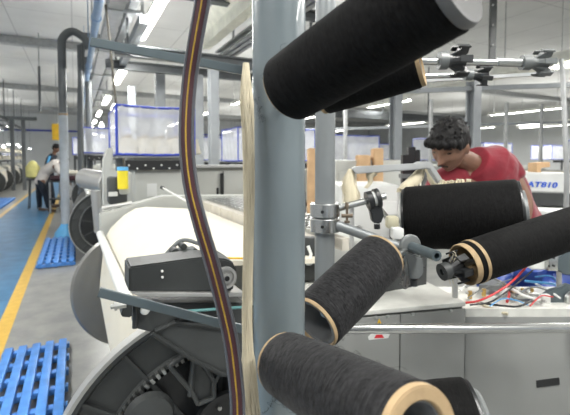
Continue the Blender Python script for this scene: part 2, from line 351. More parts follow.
# ------------------------------------------------------------------ blue plastic floor grates
def grate(x0, x1, y0, y1, label):
    t = thing('floor_grate', label, 'grate', ((x0+x1)/2, (y0+y1)/2, 0)); mb = MB(); n = 5; wd = (x1-x0)/n
    for i in range(n): mb.box((x0+wd*(i+.5), (y0+y1)/2, .055), (wd*.62, y1-y0, .03), bev=.006)
    mb.build('slats', M_grate, t)
    m2 = MB(); ny = int((y1-y0)/.25)+1
    for j in range(ny+1): m2.box(((x0+x1)/2, y0+.03+(y1-y0-.06)*j/ny, .03), (x1-x0, .05, .035), bev=.005)
    m2.build('bearers', M_grate, t)
    m3 = MB()
    for i in range(3):
        for j in range(4): m3.box((x0+.04+(x1-x0-.08)*i/2, y0+.05+(y1-y0-.1)*j/3, .008), (.04, .04, .016))
    m3.build('feet', M_grate, t)
    return t
grate(-.46, -.06, 2.0, 3.28, 'nearest blue slatted floor grate at bottom left')
grate(-.45, -.02, 5.75, 7.6, 'blue slatted floor grate beside the foot of the suction duct')
grate(-2.3, -1.75, 7.5, 11, 'blue slatted floor grate along the left side of the aisle')
grate(-2.3, -1.75, 12, 16, 'far blue slatted floor grate left of the aisle, beyond the first one')
# ------------------------------------------------------------------ looms
def flange_parts(t, Y, cx, cz, Rf, thick, m, ribs=16, front=-1, detail=True):
    """beam flange: disc with rim, ribs and hub, its ribbed face towards front*Y"""
    mb = MB(); ax = Vector((0, front, 0)); c = Vector((cx, Y, cz))
    mb.rev(c, ax, [(0, .03), (0, Rf), (thick, Rf), (thick, Rf-.018), (.012, Rf-.03), (.010, Rf*.74), (.022, Rf*.73), (.022, Rf*.70), (.008, Rf*.69), (.008, .10), (.05, .09), (.05, .03)], 72)
    f = mb.build('flange', m, t)
    r = MB()
    for k in range(ribs):
        a = 2*math.pi*(k+.3)/ribs; u = Vector((math.cos(a), 0, math.sin(a))); v = Vector((-u.z, 0, u.x))
        r.box(c+u*Rf*.84+ax*.014, (Rf*.24, .009, .022), (u, v, ax))
        if k % 2 == 0: r.box(c+u*Rf*.44+ax*.014, (Rf*.5, .014, .028), (u, v, ax))
    r.build('ribs', m, f)
    return f
BX, BZ, BR = .36, .47, .45
def make_loom(detail, label, name='loom'):
    t = thing(name, label, 'loom', (.9, 2.05, 0))
    YN, YF = 1.19, 2.92
    MB().rev((BX, YN+.0, BZ), (0, 1, 0), [(0, .2), (0, .23), (YF-YN, .23), (YF-YN, .2)], 48).build('beam_yarn', M_warp, t)
    f = flange_parts(t, YN, BX, BZ, BR, .03, M_dark2, 18)
    MB().rev((BX, YN-.034, BZ), (0, 1, 0), [(0, BR-.006), (0, BR+.004), (.04, BR+.004), (.04, BR-.006)], 96, closed=True).build('flange_rim', M_alu, f)
    g = MB()
    for k in range(110):
        a = 2*math.pi*k/110; u = Vector((math.cos(a), 0, math.sin(a))); v = Vector((-u.z, 0, u.x))
        g.box(Vector((BX, YN-.03, BZ))+u*.322, (.016, .009, .018), (u, v, Vector((0, 1, 0))))
    g.build('toothed_ring', M_steel, f)
    MB().rev((BX, YN-.012, BZ), (0, -1, 0), [(0, .05), (0, .305), (.01, .305), (.01, .05)], 60).build('inner_disc', M_black_p, f)
    f2 = MB().rev((BX, YF, BZ), (0, 1, 0), [(0, .05), (0, .39), (.02, .405), (.035, .395), (.035, .05)], 72).build('far_flange', mat('flange_metal', (.22, .22, .21), .4, .5, .12, 3), t)
    # warp sheet: up from the beam, over the back rest and into the loom
    prof = [(BX-.235, .47), (BX-.232, .55), (.15, .75), (.165, .84), (.20, .90), (.28, .975), (.35, 1.015), (.42, 1.022), (.80, .985)]
    low = [(.80, .970), (.42, 1.005), (.355, 1.0), (.29, .96), (.213, .885), (.18, .83), (.165, .75), (BX-.217, .55), (BX-.22, .47)]
    mb = MB(); mb.prism([(x, YN+.06, z) for x, z in prof+low], (0, YF-YN-.10, 0)); mb.build('warp_sheet', M_warp, t, smooth=50)
    MB().cyl((.34, YN+.02, .95), (.34, YF+.02, .95), .045, 20).build('back_rest', M_steel, t)
    MB().cyl((.146, YN+.22, .875), (.135, YF-.02, .86), .022, 16).build('guide_rod', M_white, t)
    # dropper rails behind the sheet
    mb = MB(); mb.box((.84, 2.2, 1.0), (.05, 1.6, .07)); mb.box((1.0, 2.2, .99), (.04, 1.6, .05))
    for k in range(8): mb.box((.815, 1.45+k*.21, 1.0), (.012, .02, .075))
    mb.build('dropper_rail', mat('beige_rail', (.52, .49, .43), .5), t)
    mb = MB()
    for k in range(6): mb.box((.87+k*.045, 2.2, 1.045), (.012, 1.55, .018))
    for k in range(22): mb.box((.98, 1.45+k*.068, 1.05), (.25, .012, .012))
    mb.build('dropper_bars', M_steel, t)
    # frame sides
    for (y, th) in ((YF+.06, .12), ):
        mb = MB(); mb.prism([(.30, y, 0), (.30, y, .5), (.14, y, .78), (.14, y, .98), (.55, y, 1.08), (1.45 if detail else 1.9, y, 1.05), (1.45 if detail else 1.9, y, 0)], (0, th, 0)); mb.build('side_frame', M_pale, t, bev=.01)
    mb = MB()
    if detail: mb.box((1.24, 2.3, .48), (.36, 1.2, .9), bev=.02)
    else: mb.box((1.5, 2.05, .5), (.9, 1.7, .9), bev=.02)
    mb.build('loom_body', M_pale, t); XE = 1.45 if detail else 1.9
    if not detail:
        mb = MB(); mb.prism([(.50, YN-.10, 0), (.20, YN-.10, .78), (.2, YN-.1, .98), (.5, YN-.1, 1.08), (1.9, YN-.1, 1.05), (1.9, YN-.1, 0)], (0, .07, 0)); mb.build('side_frame', M_pale, t, bev=.01)
    return t
loom_a = make_loom(True, 'nearest loom with cream warp roll and big dark ribbed beam flange')
loom_b = make_loom(False, 'second loom on the right of the aisle, beyond the nearest cream roll')
loom_b.matrix_basis = T(0, 4.75, 0)@loom_b.matrix_basis
EX[loom_b.name]['_W'] = loom_b.matrix_basis.copy()
# casting windows and gearbox at the far side of loom A  (seen over the guide rod)
def loom_end(t, dy):
    def Y(p): return Vector((p[0], p[1]+dy, p[2]))
    mb = MB(); y = 3.02
    q = [onY(a, b, y) for a, b in ((102, 208), (132, 203), (131, 232), (104, 236))]
    o = q[0]
    for a, b in ((0, 1), (1, 2), (2, 3), (3, 0)): mb.sweep([Y(q[a]), Y(q[b])], .014, 8)
    for f in (.33, .66):
        mb.sweep([Y(q[0].lerp(q[1], f)), Y(q[3].lerp(q[2], f))], .012, 8)
    mb.sweep([Y(q[0].lerp(q[3], .5)), Y(q[1].lerp(q[2], .5))], .010, 8)
    mb.build('bearing_bracket', M_alu, t)
    c = onY(117, 190, 3.25); MB().box(Y(c), (.13, .14, .2), bev=.02).build('gearbox', M_dark2, t)
    c = onY(113, 194, 3.16); MB().box(Y(c), (.06, .02, .03)).build('gearbox_label', M_white, t)
    c = onY(124, 187, 3.2); MB().box(Y(c), (.07, .12, .10), bev=.012).build('switch_box', M_pale, t)
loom_end(loom_a, 0)
# near-side machinery of loom A
def pY(pts, y): return [onY(a, b, y) for a, b in pts]
yb = 1.02
t = loom_a
MB().prism(pY([(129, 267), (195, 258), (206, 257), (226, 259), (233, 262), (237, 272), (233, 291), (129, 293)], yb), (0, .10, 0)).build('drive_bracket', M_dark, t, bev=.004)
MB().prism(pY([(130, 292.5), (245, 293), (246, 297), (140, 297)], yb-.01), (0, .12, 0)).build('ledge', M_alu, t, bev=.002)
mb = MB().prism(pY([(136, 303), (246, 303), (246, 374), (222, 373), (196, 360), (158, 334), (134, 328)], yb+.03), (0, .06, 0)); mb.build('side_plate', M_dark2, t, bev=.003)
mb = MB()
for a, b in (((152, 333), (196, 361)), ((196, 361), (222, 374)), ((155, 331), (175, 322)), ((175, 322), (246, 330)), ((136, 305), (135, 328)), ((222, 374), (246, 375))):
    mb.sweep([onY(*a, yb+.025), onY(*b, yb+.025)], .007, 8)
mb.build('plate_ridge', M_dark, t)
mb = MB()
for a, b in (((170, 366), (188, 352)), ((188, 352), (200, 357)), ((194, 356), (190, 396)), ((170, 366), (192, 392)), ((200, 358), (215, 382)), ((215, 382), (226, 360)), ((192, 392), (198, 404)), ((198, 404), (214, 398)), ((214, 398), (214, 382))):
    mb.sweep([onY(*a, yb+.09), onY(*b, yb+.09)], .007, 8)
mb.prism(pY([(194, 356), (215, 382), (214, 398), (198, 404), (190, 396)], yb+.10), (0, .03, 0))
mb.build('cast_arm', M_dark2, t)
c = onY(226, 425, yb+.10)
MB().rev(c, (0, -1, 0), [(0, .02), (0, .105), (.02, .105), (.02, .09), (.008, .088), (.008, .02)], 48).build('hub_cover', M_black_p, t)
mb = MB()
for k in range(8):
    a = k*math.pi/4+.35; mb.cyl(c+Vector((math.cos(a)*.07, -.008, math.sin(a)*.07)), c+Vector((math.cos(a)*.07, -.02, math.sin(a)*.07)), .006, 10)
mb.build('hub_bolts', M_steel, t)
c = onY(149, 416, yb+.12)
MB().rev(c, (0, -1, 0), [(0, .02), (0, .068), (.02, .06), (.03, .02)], 48).build('brake_drum', M_dark2, t)
c = onY(225, 277, yb-.012)
pl = MB().rev(c, (0, -1, 0), [(0, .01), (0, .028), (.012, .028), (.012, .021), (.004, .019), (.004, .013), (.016, .012), (.016, .002)], 32).build('pulley', M_alu, t)
MB().rev(c+Vector((0, -.0165, 0)), (0, -1, 0), [(0, .002), (0, .007), (.003, .006), (.003, .002)], 16).build('pulley_hub', M_black_p, pl)
mb = MB()
for a, b in ((162, 271), (162.3, 277)): c = onY(a, b, yb-.002); mb.cyl(c, c+Vector((0, -.004, 0)), .003, 12)
mb.build('bolts', M_white, t)
mb = MB().prism(pY([(125, 300), (133, 300), (132, 318), (121, 317)], yb-.005), (0, .05, 0)); mb.build('stop_block', M_dark, t, bev=.003)
c = onY(117, 306, yb)
mb = MB().rev(c, (-1, 0, 0), [(-.02, .002), (-.02, .008), (0, .008), (0, .011), (.006, .011), (.006, .006), (.014, .006), (.014, .001)], 6); mb.build('bolt', M_steel, t)
c = onY(145, 310, yb+.02); MB().rev(c, (0, -1, 0), [(0, .002), (0, .012), (.006, .010), (.008, .002)], 16).build('cap_screw', M_white, t)
mb = MB().sweep(spline([onY(160, 262, yb+.14), onY(172, 248, yb+.15), onY(184, 240, yb+.15), onY(204, 246, yb+.14), onY(222, 256, yb+.12), onY(232, 264, yb+.1)]), .006, 8)
mb.sweep(spline([onY(165, 262, yb+.13), onY(176, 252, yb+.13), onY(190, 250, yb+.12), onY(205, 258, yb+.11)]), .010, 8)
mb.build('cable_loop', M_grey_p, t)
mb = MB()
for a, b, r in ((176, 253, .012), (184, 247, .009), (171, 257, .009), (195, 252, .01)): c = onY(a, b, yb+.11); mb.cyl(c, c+Vector((0, .04, 0)), r, 12)
mb.build('sprockets', M_dark, t)
MB().sweep([onY(222, 258, yb+.15), onY(250, 258.5, yb+.15)], .003, 8).build('yellow_thread', M_warn_y, t)
mb = MB().sweep([onY(176, 312, yb+.0), onY(246, 307, yb+.0)], .004, 8); mb.build('air_tube', mat('teal_tube', (.10, .24, .24), .4), t)
MB().box(onY(200, 313, yb+.012), (.11, .01, .018)).build('recess_shade', M_black_p, t)  # flat black slab stands in for the shade inside a hollow
# the loom foot below (keeps the near end on the floor)
MB().prism([(.50, 1.10, 0), (.50, 1.10, .8), (.85, 1.10, .95), (1.15, 1.10, .95), (1.15, 1.1, 0)], (0, .06, 0)).build('near_side_frame', M_dark2, t, bev=.005)
# thin white lever over the roll
mb = MB().sweep([onY(163, 188, 2.9), onY(184, 200, 2.7), onY(205, 211, 2.4)], .006, 8)
mb.build('lever', M_white, t)
MB().sweep([onY(161, 187, 2.92), onY(164, 188.5, 2.9)], .012, 8).build('lever_grip', M_dark, t)
# loom B details: dark face of its flange toward us already there.  More looms down the aisle
labs = ['third loom on the right of the aisle', 'fourth loom on the right of the aisle, far back', 'farthest loom on the right of the aisle']
for i, l in enumerate(labs): dup(loom_b, T(0, 4.75*(i+1)), l)
ROT = Matrix.Translation((-1.62, 0, 0))@Matrix.Rotation(math.pi, 4, 'Z')
B0 = EX[loom_b.name]['_W']
lefts = [(15.0, 'nearest loom of the left row with silver beam flange at the picture edge'), (17.2, 'second loom of the left row'), (19.4, 'third loom of the left row'), (21.6, 'fourth loom of the left row'), (23.8, 'fifth loom of the left row'), (26, 'sixth loom of the left row'), (28.2, 'last loom of the left row')]
for y, l in lefts:
    W = Matrix.Translation((-2.35, y+6.8, 0))@Matrix.Rotation(math.pi, 4, 'Z')
    r = dup(loom_b, Matrix(), l); r.matrix_basis = W@B0
    
for j, (x, y) in enumerate(((5.2, 5.2), (5.2, 9.8), (5.2, 14.4), (5.2, 19), (9.6, 5.0), (9.6, 9.8), (9.6, 14.4), (14, 5), (14, 9.8), (14, 14.5))):
    r = dup(loom_b, T(x, y-5.94), 'pale loom in the rows behind the young man and the grey poles', 'looms in the back rows')
# ------------------------------------------------------------------ covered creels (plastic sheet boxes with blue edging)
def covered_creel(x, y, z, sx, sy, sz, label, group=None, cones=True):
    t = thing('covered_creel', label, 'creel', (x, y, 0), group=group)
    x0, x1, y0, y1 = x-sx/2, x+sx/2, y-sy/2, y+sy/2; wob = .012
    mb = MB(); n = 14
    for (a, b) in (((x0, y0), (x1, y0)), ((x1, y0), (x1, y1)), ((x1, y1), (x0, y1)), ((x0, y1), (x0, y0))):
        v = []; f = []; d = Vector((b[1]-a[1], -(b[0]-a[0]), 0)).normalized()
        for i in range(n+1):
            for j in range(7):
                q = Vector((a[0]+(b[0]-a[0])*i/n, a[1]+(b[1]-a[1])*i/n, z+sz*j/6)); q += d*(wob*math.sin(i*2.1+j)*(1 if 0 < i < n else 0)); v.append(q)
        o = len(v)
        f = [(i*7+j, (i+1)*7+j, (i+1)*7+j+1, i*7+j+1) for i in range(n) for j in range(6)]
        mb.add(v, f)
    mb.add([(x0, y0, z+sz), (x1, y0, z+sz), (x1, y1, z+sz), (x0, y1, z+sz)], [(0, 1, 2, 3)])
    mb.build('plastic_cover', M_cover, t)
    e = MB(); r = .012
    for zz in (z, z+sz):
        for a, b in (((x0, y0), (x1, y0)), ((x1, y0), (x1, y1)), ((x1, y1), (x0, y1)), ((x0, y1), (x0, y0))):
            e.sweep([(a[0], a[1], zz), ((a[0]+b[0])/2, (a[1]+b[1])/2, zz-.01), (b[0], b[1], zz)], r, 6)
    for a in (x0, x1):
        for b in (y0, y1): e.cyl((a, b, z), (a, b, z+sz), r, 6)
    e.build('blue_edging', M_blue, t)
    for a in (x0+.05, x1-.05): MB().box((a, y, z/2), (.06, .06, z)).build('post', M_pipe, t)
    mb = MB(); mb.box((x, y, z-.02), (sx*.98, sy*.9, .03)); mb.build('shelf', M_pale, t)
    mb = MB(); mb.box((x, y0+.02, z-.10), (sx*.8, .03, .09)); mb.build('guide_rail', M_black_p, t)
    if not group:
        for i in range(8): MB().cyl((x-sx*.36+sx*.72*i/7, y0-.004, z-.1-.03*(i % 2)), (x-sx*.36+sx*.72*i/7, y0-.016, z-.1-.03*(i % 2)), .009, 8).build('eyelet', M_white, t)
    return t
def cone_pkg(x, y, z, label, group, proto=[None]):
    if proto[0] is None:
        t = thing('yarn_cone', label, 'yarn cone', (x, y, z), group=group)
        MB().rev((x, y, z), ZZ, [(0, .02), (0, .07), (.01, .085), (.15, .055), (.155, .02)], 24).build('yarn', M_warp, t)
        MB().rev((x, y, z+.15), ZZ, [(0, .02), (0, .032), (.03, .028), (.03, .02)], 16).build('paper_cone', M_tan, t)
        proto[0] = (t, x, y, z); return t
    t0, a, b, c = proto[0]; return dup(t0, T(x-a, y-b, z-c), label, group)
a = onY(117, 154, 3.9); b = onY(194, 109, 3.9)
cxm = (a.x+b.x)/2; covered_creel(cxm, 4.3, a.z, b.x-a.x, .8, b.z-a.z, 'plastic-covered creel with blue edging above the cream warp roll')
for i in range(5):
    for j in range(2): cone_pkg(a.x+.12+i*.15, 4.1+j*.35, a.z+.0, 'white yarn cone inside the nearest plastic-covered creel', 'yarn cones in the covered creel')
covered_creel(.52, 9.0, 1.45, .8, 1.5, .45, 'second plastic-covered creel, left of and behind the nearest one')
covered_creel(.35, 13.2, 1.45, .8, 1.5, .45, 'third plastic-covered creel down the right side of the aisle')
covered_creel(.35, 18, 1.45, .8, 1.5, .45, 'farthest plastic-covered creel down the right side of the aisle')
for i, (x, y) in enumerate(((3.4, 7.4), (3.6, 11), (6, 8.6), (6.4, 13), (9.5, 8.5), (10.5, 13), (14, 10.5), (14.5, 7.0), (19, 11))):
    covered_creel(x, y, 1.3, 1.6, .9, .6, 'plastic-covered creel in the rows behind the young man', 'covered creels in the back rows')
# small lit work lamps over the looms
def work_lamp(x, y, z, label, group=None):
    t = thing('work_lamp', label, 'lamp', (x, y, z), group=group)
    MB().rev((x, y, z), ZZ, [(0, .01), (0, .09), (.02, .09), (.10, .04), (.12, .02), (.10, .01)], 16).build('shade', M_white, t)
    MB().rev((x, y, z-.012), ZZ, [(0, .01), (-.03, .05), (0, .075), (.008, .075), (.008, .01)], 14).build('bulb', M_tube, t)
    MB().cyl((x, y, z+.11), (x, y, 4.5), .006, 6).build('cord', M_black_p, t)
for i in range(11): work_lamp(-2.6-.4*(i % 2), 15.5+1.6*i, 2.05-.08*(i % 3), 'small bright work lamp over the left row of looms', 'work lamps on the left')
for i in range(5): work_lamp(.75+.15*(i % 2), 9.2+2.4*i, 2.35-.2*(i % 2), 'small bright work lamp over the right row of looms beyond the covered creels', 'work lamps on the right')
for i in range(6): covered_creel(-3.6, 16+2.6*i, 1.3, .9, 1.1, .5, 'plastic-covered creel above the left row of looms', 'covered creels of the left row')
rk = thing('cone_rack', 'long two-shelf rack of white yarn cones over the left row of looms', 'rack', (-2.75, 22, 0))
for zz in (1.28, 1.62): MB().box((-2.75, 22, zz-.015), (.3, 15, .03)).build('shelf', M_tray, rk)
for yy in (14.6, 18.3, 22, 25.7, 29.4): MB().box((-2.92, yy, .95), (.05, .05, 1.9)).build('post', M_pipe, rk)
for i in range(26):
    for zz in (1.28, 1.62): cone_pkg(-2.75+.05*(i % 3-1), 14.8+.55*i, zz, 'white yarn cone on the rack over the left row of looms', 'yarn cones of the left row')
# yellow canister
def canister(x, y, z, label, lh=.16):
    t = thing('canister', label, 'canister', (x, y, z))
    MB().cyl((x, y, z), (x, y, z+lh), .036, 20).build('body', M_yellow, t)
    MB().cyl((x, y, z+lh), (x, y, z+lh+.025), .038, 20).build('lid', M_cap, t)
    MB().box((x, y+.05, z+lh*.5), (.05, .03, lh)).build('bracket', M_pale, t); return t
p = onY(123, 189, 3.1); canister(p.x, p.y, p.z, 'yellow canister with blue lid beside the nearest covered creel', .13)
p = onY(92, 180, 8.1); canister(p.x, p.y, p.z, 'small yellow canister further back, left of the nearest one', .14)
# grey arm box left of canister (take-up motor) and pale housing
t = thing('control_housing', 'pale grey housing with upright post beside the yellow canister', 'housing', onY(100, 208, 3.45))
p = onY(97, 183, 3.6); MB().prism(pY([(104, 208), (104, 160), (108, 148), (113, 148), (113, 170), (118, 172), (132, 172), (132, 208)], 3.5), (0, .25, 0)).build('body', M_pale, t, bev=.01)
mb = MB(); mb.cyl(onY(84, 178, 4.6), onY(108, 183, 4.3), .10, 20); mb.build('motor', M_alu, t)
MB().cyl(onY(96, 190, 4.2), onY(100, 232, 4.2), .05, 12).build('motor_leg', M_alu, t)
# cabinets behind the roll
def cabinet(x0, x1, y0, y1, z1, label, seams=(), m=M_pale, name='control_cabinet', z0=.0):
    t = thing(name, label, 'cabinet', ((x0+x1)/2, (y0+y1)/2, 0))
    MB().box(((x0+x1)/2, (y0+y1)/2, (z0+z1)/2), (x1-x0, y1-y0, z1-z0), bev=.012).build('body', m, t)
    xs = [x0]+list(seams)+[x1]
    for i in range(len(xs)-1):
        MB().box(((xs[i]+xs[i+1])/2, y0-.012, (z0+z1)/2+.02), (xs[i+1]-xs[i]-.02, .02, z1-z0-.1), bev=.006).build('door', m, t)
        MB().box((xs[i+1]-.06, y0-.026, z1-.25), (.02, .012, .07)).build('handle', M_black_p, t)
    return t
a = onY(134, 156, 4.0); b = onY(190, 154, 4.0)
c1 = cabinet(a.x, b.x, 4.0, 4.6, a.z+.0, 'pale grey cabinet under the plastic-covered creel')
MB().box(onY(152, 190, 3.975), (.09, .008, .12)).build('notice_plate', M_white, c1)
a = onY(192, 168, 4.3); b = onY(222, 168, 4.3); c = onY(268, 168, 4.3)
c2 = cabinet(a.x, c.x, 4.3, 4.9, a.z, 'pale cabinet with a black strip, left of the grey pole', ((b.x),))
MB().box(onY(222, 188, 4.26), (.035, .02, .32)).build('black_strip', M_black_p, c2)
MB().box(onY(230, 166, 4.35), (1.0, .3, .025)).build('top_rail', M_alu, c2)
# ------------------------------------------------------------------ steel columns
def column(px_, top, d, wd, label, z1=4.5, m=M_pipelt, fl=True):
    p = P(px_, 176, d); x, y = p.x, p.y; t = thing('steel_column', label, 'column', (x, y, 0))
    mb = MB(); mb.box((x, y-wd*.45, z1/2), (wd, .02, z1)); mb.box((x, y+wd*.45, z1/2), (wd, .02, z1)); mb.box((x, y, z1/2), (.02, wd*.9, z1)); mb.build('shaft', m, t)
    MB().box((x, y, .02), (wd*1.6, wd*1.6, .04)).build('base_plate', m, t); return t
column(214, 85, 5.6, .12, 'grey steel column between the maroon hose and the grey pole', 2.55)
column(198, 85, 6.8, .16, 'narrower pale steel column just behind the one right of the hose', 2.7)
column(472, 85, 6.5, .16, 'pale steel column rising behind the young man\'s head', 2.55)
column(395, 95, 6.2, .13, 'pale steel column behind the young man, left of his head', 2.4)
column(161, 85, 7.5, .16, 'steel column behind the plastic-covered creel', 2.9)
column(133, 85, 9, .14, 'thin steel column left of the one behind the covered creel', 2.9)
q = P(214, 176, 5.6)
for yy, zz, h, lb in ((q.y, 2.6, .12, 'lowest grey steel girder on the columns right of the hose'), (q.y-.6, 3.2, .10, 'highest dark girder crossing above the covered creel'), (q.y+1.6, 2.75, .12, 'grey girder crossing just behind the lowest one')):
    mb = MB(); mb.box((1.9, yy, zz), (2.9, .12, .02)); mb.box((1.9, yy, zz+h), (2.9, .12, .02)); mb.box((1.9, yy, zz+h/2), (2.9, .02, h)); [mb.box((x_, yy, (zz+4.5)/2), (.03, .03, 4.5-zz)) for x_ in (.6, 3.2)]; tag(rebase(mb.build('girder', M_pipe), (1.9, yy, zz)), lb, 'girder')
for x, lb in ((.7, 'pale girder running away along the aisle side over the covered creel'), (3.3, 'pale girder running away behind the thick grey pole')):
    tag(rebase(MB().box((x, q.y+.5, 2.85), (.1, 2.4, .1)).build('girder', M_pipelt), (x, q.y, 2.85)), lb, 'girder')
for a, b, r, lb in ((P(385, 92, 6.3), P(700, 80, 6.9), .05, 'pale steel girder crossing above and behind the young man'), (P(300, 130, 9), P(700, 118, 11), .04, 'thin far girder crossing behind the young man at head height')):
    tag(rebase(MB().sweep([a, b], r, 4).build('girder', M_pipelt), a), lb, 'girder')
for px_, d, lb in ((345, 8.6, 'thin far post right of the clamp pole'), (430, 8.9, 'thin far post left of the young man'), (505, 9.3, 'thin far post above the red shoulder'), (540, 9.6, 'thin far post left of the right edge post')):
    p = P(px_, 176, d); tag(rebase(MB().box((p.x, p.y, 1.3), (.06, .06, 2.6)).build('far_post', M_tray), (p.x, p.y, 0)), lb, 'post')
p = P(567, 176, 2.9)
t = thing('post', 'slim grey metal post at the right edge of the picture', 'post', (p.x, p.y, 0))
MB().sweep([Vector((p.x, p.y, 0)), P(567, 176, 2.9), P(563, 80, 2.9), P(561, 60, 2.95)], .017, 10).build('shaft', M_tray, t)
t = thing('strut', 'dark vertical strut hanging from the ceiling at upper right', 'strut', P(493, 30, 5))
MB().box(P(493, 15, 5)+Vector((0, 0, .1)), (.07, .05, 1.3), CX).build('shaft', M_dark2, t)
mb = MB()
for y in (5, 25, 45): mb.cyl(P(493, y, 4.97), P(493, y, 4.94), .012, 8)
mb.build('bolts', M_alu, t)
# ribbed dark duct at mid right
mb = MB(); y0 = 9.5
for i in range(5): mb.box((9, y0+1, 2.62+.05*i), (9, .1, .02))
mb.box((9, y0+1.1, 2.72), (9, .02, .26))
for x in (5, 7, 9, 11, 13): mb.box((x, y0+1.1, 3.7), (.03, .03, 1.7))
tag(rebase(mb.build('ribbed_duct', M_pipe), (9, y0+1, 2.6)), 'dark ribbed duct band high behind the red shirt', 'duct')
# ------------------------------------------------------------------ creel stand
DP = .66; pp = P(279, 176, DP); RP = .0418
t = thing('creel_stand', 'thick blue-grey painted steel pole with two flat arms in the foreground', 'stand', (pp.x, pp.y, 0)); stand = t
MB().cyl((pp.x, pp.y, .012), (pp.x, pp.y, 2.35), RP, 64).build('pole', M_pole, t)
MB().box((pp.x, pp.y, .006), (.22, .22, .012), bev=.003).build('foot_plate', M_pole, t)
def arm(a, b, d0, d1, name='arm'):
    A, B = P(*a, d0), P(*b, d1); sec = [(-.5, -.5), (.5, -.5), (.5, .5), (-.5, .5)]
    dn = (B-A).normalized(); pts = [A, A+dn*.002, B-dn*.002, B]
    h = .0135
    s = MB(); vs = []; up = (UPV-dn*UPV.dot(dn)).normalized(); sd = dn.cross(up)
    pr = [(-.5, -.42), (-.42, -.5), (.42, -.5), (.5, -.42), (.5, .42), (.42, .5), (-.42, .5), (-.5, .42)]
    for q, sl in ((A, 0), (B, 0)):
        for u, v in pr: vs.append(q+up*(v*h)+sd*(u*h*.45)+dn*(sl*v*.006))
    inner = [A+up*(v*h*.78)+sd*(u*h*.3) for u, v in pr]; deep = [q+dn*.02 for q in inner]
    n = 8; o = len(vs); vs += inner+deep
    fs = [(i, (i+1) % n, n+(i+1) % n, n+i) for i in range(n)]+[tuple(range(n, 2*n))]
    fs += [(i, o+i, o+(i+1) % n, (i+1) % n) for i in range(n)]+[(o+i, o+n+i, o+n+(i+1) % n, o+(i+1) % n) for i in range(n)]+[tuple(o+n+i for i in reversed(range(n)))]
    s.add(vs, fs)
    o_ = s.build(name, M_bar, stand, smooth=0)
    m2 = MB()
    for f in (.22, .6): c = A.lerp(B, f); m2.cyl(c-sd*h*.36, c-sd*h*.34-sd*.0, .002, 10)
    return o_
arm((91, 42), (250, 72), .625, .665); arm((99, 292), (250, 331), .605, .665)
# spindles that carry the bobbins
def spindle(p0, p1, r=.007, m=M_steel, parent=None):
    return MB().cyl(p0, p1, r, 16).build('spindle', m, parent or stand)
# ------------------------------------------------------------------ bobbins
def bobbin(p0, p1, r, label, m=M_black_lit, tm=None, tube=.93, hole=.8, ext=.006, face='open', group=None, r1=None, tan0=True, tan1=True, wall=M_greytube):
    """package whose local Z runs p0 -> p1; yarn with soft shoulders on a paper tube"""
    ax = (p1-p0); L = ax.length; z = ax.normalized(); x = z.orthogonal().normalized(); y = z.cross(x)
    W = Matrix((x, y, z)).transposed().to_4x4(); W.translation = p0
    t = thing('yarn_bobbin', label, 'bobbin', mtx=W, group=group); r1 = r1 or r
    e = .004; pr = [(ext, r*tube), (ext+.0006, r-e*.6), (ext+e, r)]
    n = 26
    for i in range(1, n):
        f = i/n; pr.append((ext+e+(L-2*ext-2*e)*f, r+(r1-r)*f+math.sin(f*math.pi)*.0012+random.uniform(-1, 1)*.00022))
    pr += [(L-ext-e, r1), (L-ext-.0006, r1-e*.6), (L-ext, r1*tube)]
    pr += [(L-ext-.002, r1*tube-.0015), (ext+.002, r*tube-.0015)]
    MB().rev(p0, ax, pr, 96, closed=True).build('yarn', m, t, smooth=50)
    tb = MB().rev(p0, ax, [(0, r*tube-.001), (0, r*tube+.0008), (.002, r*tube+.0016), (ext+.001, r*tube+.0016), (ext+.0015, r*tube-.0012), (L-ext-.0015, r1*tube-.0012), (L-ext-.001, r1*tube+.0016), (L-.002, r1*tube+.0016), (L, r1*tube+.0008), (L, r1*tube-.001), (L-.003, r1*tube-.003), (.003, r*tube-.003)], 72, closed=True)
    tb = tb.build('paper_tube', tm or M_tan, t)
    MB().rev(p0, ax, [(.004, r*tube-.0035), (.004, r*hole), (.02, r*hole-.001), (L-.02, r1*hole-.001), (L-.004, r1*hole), (L-.004, r1*tube-.0035)], 60, closed=True).build('inner_tube', wall, t)
    return t
def fuzz(t, p0, p1, r, n, seed, ln=.012):
    rnd = random.Random(seed); mb = MB(); ax = p1-p0; z = ax.normalized(); x = z.orthogonal().normalized(); y = z.cross(x)
    for _ in range(n):
        f = rnd.uniform(.03, .97); a = rnd.uniform(0, 2*math.pi); u = x*math.cos(a)+y*math.sin(a); v = z.cross(u)
        q = p0+ax*f+u*(r+.0003); s = rnd.choice((-1, 1)); l = ln*rnd.uniform(.4, 1.)
        mb.sweep([q, q+u*l*.35+v*s*l*.4, q+u*l*.42+v*s*l*.9+z*rnd.uniform(-.5, .5)*l, q+u*l*.15+v*s*l*1.3+z*rnd.uniform(-.6, .6)*l], .00016, 3)
    o = mb.build('loose_fibres', M_black if True else None, t, smooth=0); o['kind'] = 'stuff'
# B1 top
a, b = P(288, 89, .545), P(451, -15, .375)
t = bobbin(a, b, .0448, 'big black yarn bobbin at the top, crossing in front of the grey pole', M_black, hole=.62, tube=.9, ext=.0015); fuzz(t, a, b, .0448, 90, 1)
ax = (b-a).normalized(); MB().rev(b-ax*.004, ax, [(0, .004), (0, .0425), (.006, .0435), (.012, .041), (.008, .028), (.004, .004)], 48).build('end_cap', mat('grey_end_cap', (.10, .10, .10), .45), t)
spindle(a+ax*.01, b-ax*.02); MB().cyl(a+ax*.03, Vector((pp.x, pp.y, a.z)), .007, 12).build('spindle_mount', M_steel, stand)
a, b = P(320, 92, .80), P(421, 61, .72)
t = bobbin(a, b, .0455, 'black bobbin tucked just behind the big top one', M_black); fuzz(t, a, b, .0455, 40, 2)
d = (b-a).normalized(); SP2 = (a, b, d)
